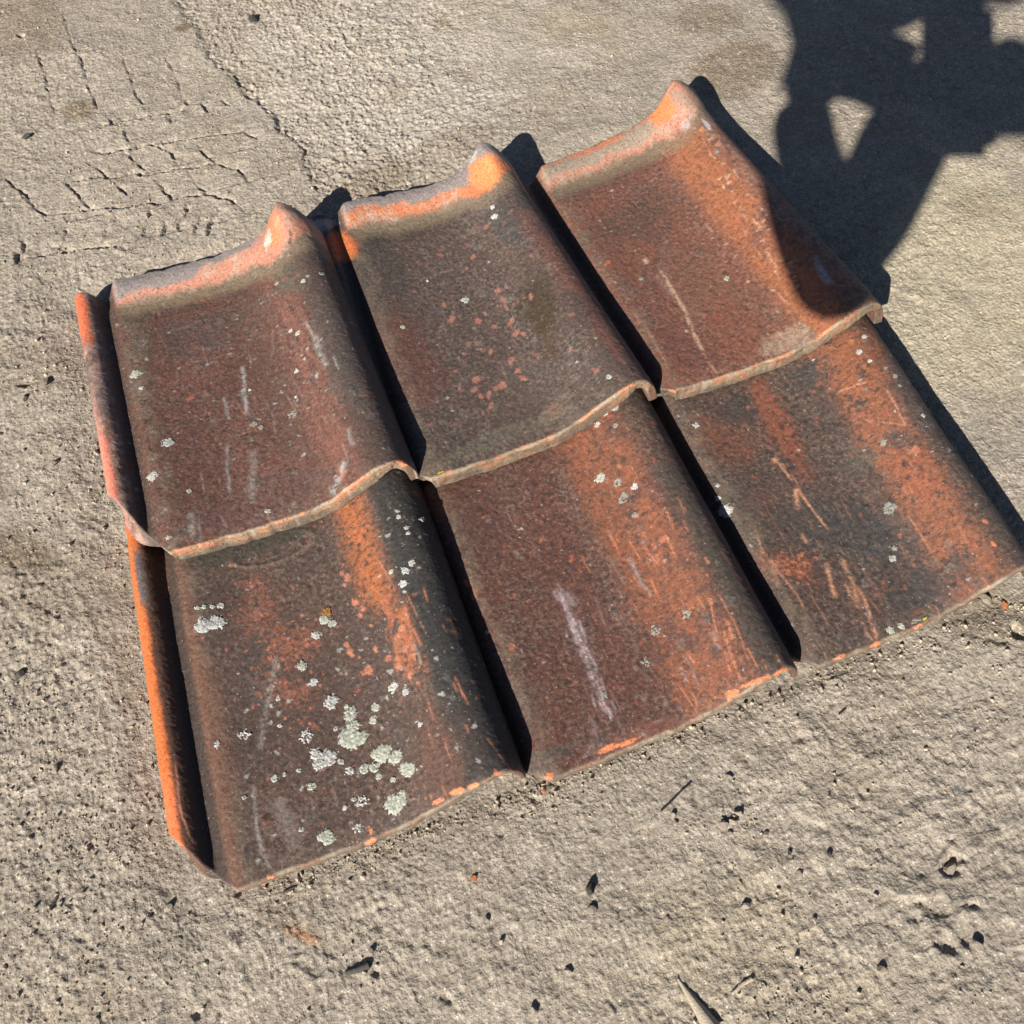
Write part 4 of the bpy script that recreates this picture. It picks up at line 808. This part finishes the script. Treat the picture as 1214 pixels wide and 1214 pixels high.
stick('wood_splinter', [(868, 1178 - 0), (880, 1167), (892, 1160)], .0008, .0014, M_wood, 'short pale wood sliver right of the pointed splinter', 'splinter', .5, .0006)

# ------------------------------------------------------------------ the person taking the picture, bent over, just outside the frame
def plain(name, c, r=.8):
    m, nt, bs = nodes(name); g = nt.nodes.new('ShaderNodeNewGeometry').outputs['Position']
    f = nz(nt, 90, 4, .6, g); c_ = mixc(nt, maprange(nt, f, .3, .7, 0, 1), c, tuple(x * .8 for x in c))
    nt.links.new(c_, bs.inputs['Base Color']); bs.inputs['Roughness'].default_value = r; return m
M_skin = plain('skin', (.45, .27, .19), .5); M_jacket = plain('jacket_cloth', (.03, .035, .05)); M_trous = plain('denim', (.04, .06, .11)); M_hair = plain('hair', (.03, .02, .015)); M_shoe = plain('shoe_leather', (.05, .04, .035)); M_phone = plain('phone_glass', (.01, .01, .012), .2)
def skin(name, verts, edges, mat, parent=None, sub=2, root=0):
    me = bpy.data.meshes.new(name); me.from_pydata([v[:3] for v in verts], edges, [])
    o = bpy.data.objects.new(name, me); C.objects.link(o)
    m = o.modifiers.new('skin', 'SKIN'); m.use_smooth_shade = True
    for k, v in enumerate(verts):
        r = v[3]; me.skin_vertices[0].data[k].radius = (r if not isinstance(r, tuple) else r[0], r if not isinstance(r, tuple) else r[1])
        me.skin_vertices[0].data[k].use_root = (k == root)
    s_ = o.modifiers.new('sub', 'SUBSURF'); s_.levels = sub; s_.render_levels = sub
    dg = bpy.context.evaluated_depsgraph_get(); ev = o.evaluated_get(dg); nm = bpy.data.meshes.new_from_object(ev)
    o.modifiers.clear(); o.data = nm; nm.materials.clear(); nm.materials.append(mat)
    if parent is not None: o.parent = parent
    return o
def PG(gx_, gy_, h, r): return (gx_ - SA * h, gy_ - SB * h, h, r)     # a joint whose shadow falls on (gx_, gy_)
pr = bpy.data.objects.new('person', None); C.objects.link(pr); pr.location = (0, 0, 0)
pr['label'] = 'person in dark jacket bent over the tiles taking the picture, shadow at upper right'; pr['category'] = 'person'
EL = PG(.668, .338, .60, .040); MF = PG(.694, .458, .625, .029); WR = PG(.735, .560, .655, .030)
SHL = PG(.865, .515, .86, .048); BK = PG(.985, .462, .87, .044); UA = PG(.79, .455, .73, .047)
CH_ = (.14, -.57, .87, (.12, .10)); BL_ = (.235, -.67, .87, (.13, .10)); PV = (.33, -.76, .87, (.14, .12))
SHR = (.16, -.36, .88, .058); ER = (.33, -.30, .74, .042); WRR = (.285, -.215, .685, .030)
j_ = skin('jacket', [CH_, BL_, PV, SHL, UA, EL, MF, WR, SHR, ER, WRR, (.04, -.42, .93, .06), BK], [(0, 1), (1, 2), (0, 12), (12, 3), (3, 4), (4, 5), (5, 6), (6, 7), (0, 8), (8, 9), (9, 10), (0, 11)], M_jacket, pr)
tr_ = skin('trousers', [(PV[0], PV[1], .86, (.145, .13)), (.30, -.86, .80, .10), (.34, -.80, .45, .062), (.30, -.92, .12, .05), (.43, -.72, .80, .10), (.50, -.66, .45, .062), (.50, -.76, .12, .05)], [(0, 1), (1, 2), (2, 3), (0, 4), (4, 5), (5, 6)], M_trous, pr)
for (x, y) in ((.30, -.92), (.50, -.76)):
    skin('shoe', [(x + .01, y - .03, .055, .042), (x - .03, y + .06, .045, .044), (x - .07, y + .15, .032, .036), (x - .085, y + .19, .026, .022)], [(0, 1), (1, 2), (2, 3)], M_shoe, pr)
# head, neck and both hands with five fingers each
hd = (-.215, -.385, .985)
bv = [(.03, -.42, .93, .055), (-.08, -.40, .955, .052), (hd[0], hd[1], hd[2], (.078, .092)), (hd[0] - .025, hd[1] + .055, hd[2] - .01, (.062, .07)), (hd[0] - .035, hd[1] + .095, hd[2] - .035, (.03, .035))]
skin('head', bv, [(0, 1), (1, 2), (2, 3), (3, 4)], M_skin, pr)
def hand(wr, palm, tips, thumb):
    wr = np.array(wr[:3]); palm = np.array(palm); V_ = [(*wr, .027), (*palm, (.036, .017))]; E_ = [(0, 1)]
    for k, tp in enumerate(tips):
        tp = np.array(tp); kn = palm + (tp - palm) * .42 + np.array([0, 0, .012]); md = palm + (tp - palm) * .75 + np.array([0, 0, .012])
        n = len(V_); V_ += [(*kn, .0095), (*md, .0085), (*tp, .0075)]; E_ += [(1, n), (n, n + 1), (n + 1, n + 2)]
    th = np.array(thumb); md = (palm + th) / 2 + np.array([0, 0, -.01]); n = len(V_); V_ += [(*md, .012), (*th, .010)]; E_ += [(1, n), (n, n + 1)]
    skin('hand', V_, E_, M_skin, pr, 1)
back = RM @ np.array([0, 0, 1.]); rt = RM @ np.array([1., 0, 0]); up = RM @ np.array([0, 1., 0])
ph = CAM + back * .010 - rt * .022 - up * .055               # centre of the phone, its lens at the upper corner
pl = ph - rt * .040; prr = ph + rt * .040
palm_l = np.array(PG(.80, .600, .662, 0)[:3])
hand(WR, palm_l, [pl + up * y - back * .002 for y in (.022, .004, -.014, -.032)], pl - up * .05 + back * .012)
palm_r = prr + rt * .045 - up * .02 + back * .015
hand(WRR, palm_r, [prr + up * y - back * .002 + rt * .004 for y in (.03, .01, -.012, -.034)], prr - up * .055 + back * .012)
sk = skin('hair', [(hd[0] + .012, hd[1] - .02, hd[2] + .02, (.084, .095)), (hd[0] - .02, hd[1] + .03, hd[2] + .045, (.055, .06)), (hd[0] + .03, hd[1] - .06, hd[2] - .02, (.06, .06))], [(0, 1), (0, 2)], M_hair, pr)
import bmesh
bm = bmesh.new(); bmesh.ops.create_cube(bm, size=1)
for v in bm.verts: v.co = Vector((v.co.x * .074, v.co.y * .150, v.co.z * .008))
bmesh.ops.bevel(bm, geom=[e for e in bm.edges if abs((e.verts[0].co - e.verts[1].co).z) > .005], offset=.010, segments=5, affect='EDGES')
me = bpy.data.meshes.new('phone'); bm.to_mesh(me); bm.free(); me.materials.append(M_phone)
po = bpy.data.objects.new('phone', me); C.objects.link(po); po.location = ph; po.rotation_euler = EUL
po['label'] = 'black phone held in both hands above the tiles by the bent person'; po['category'] = 'phone'
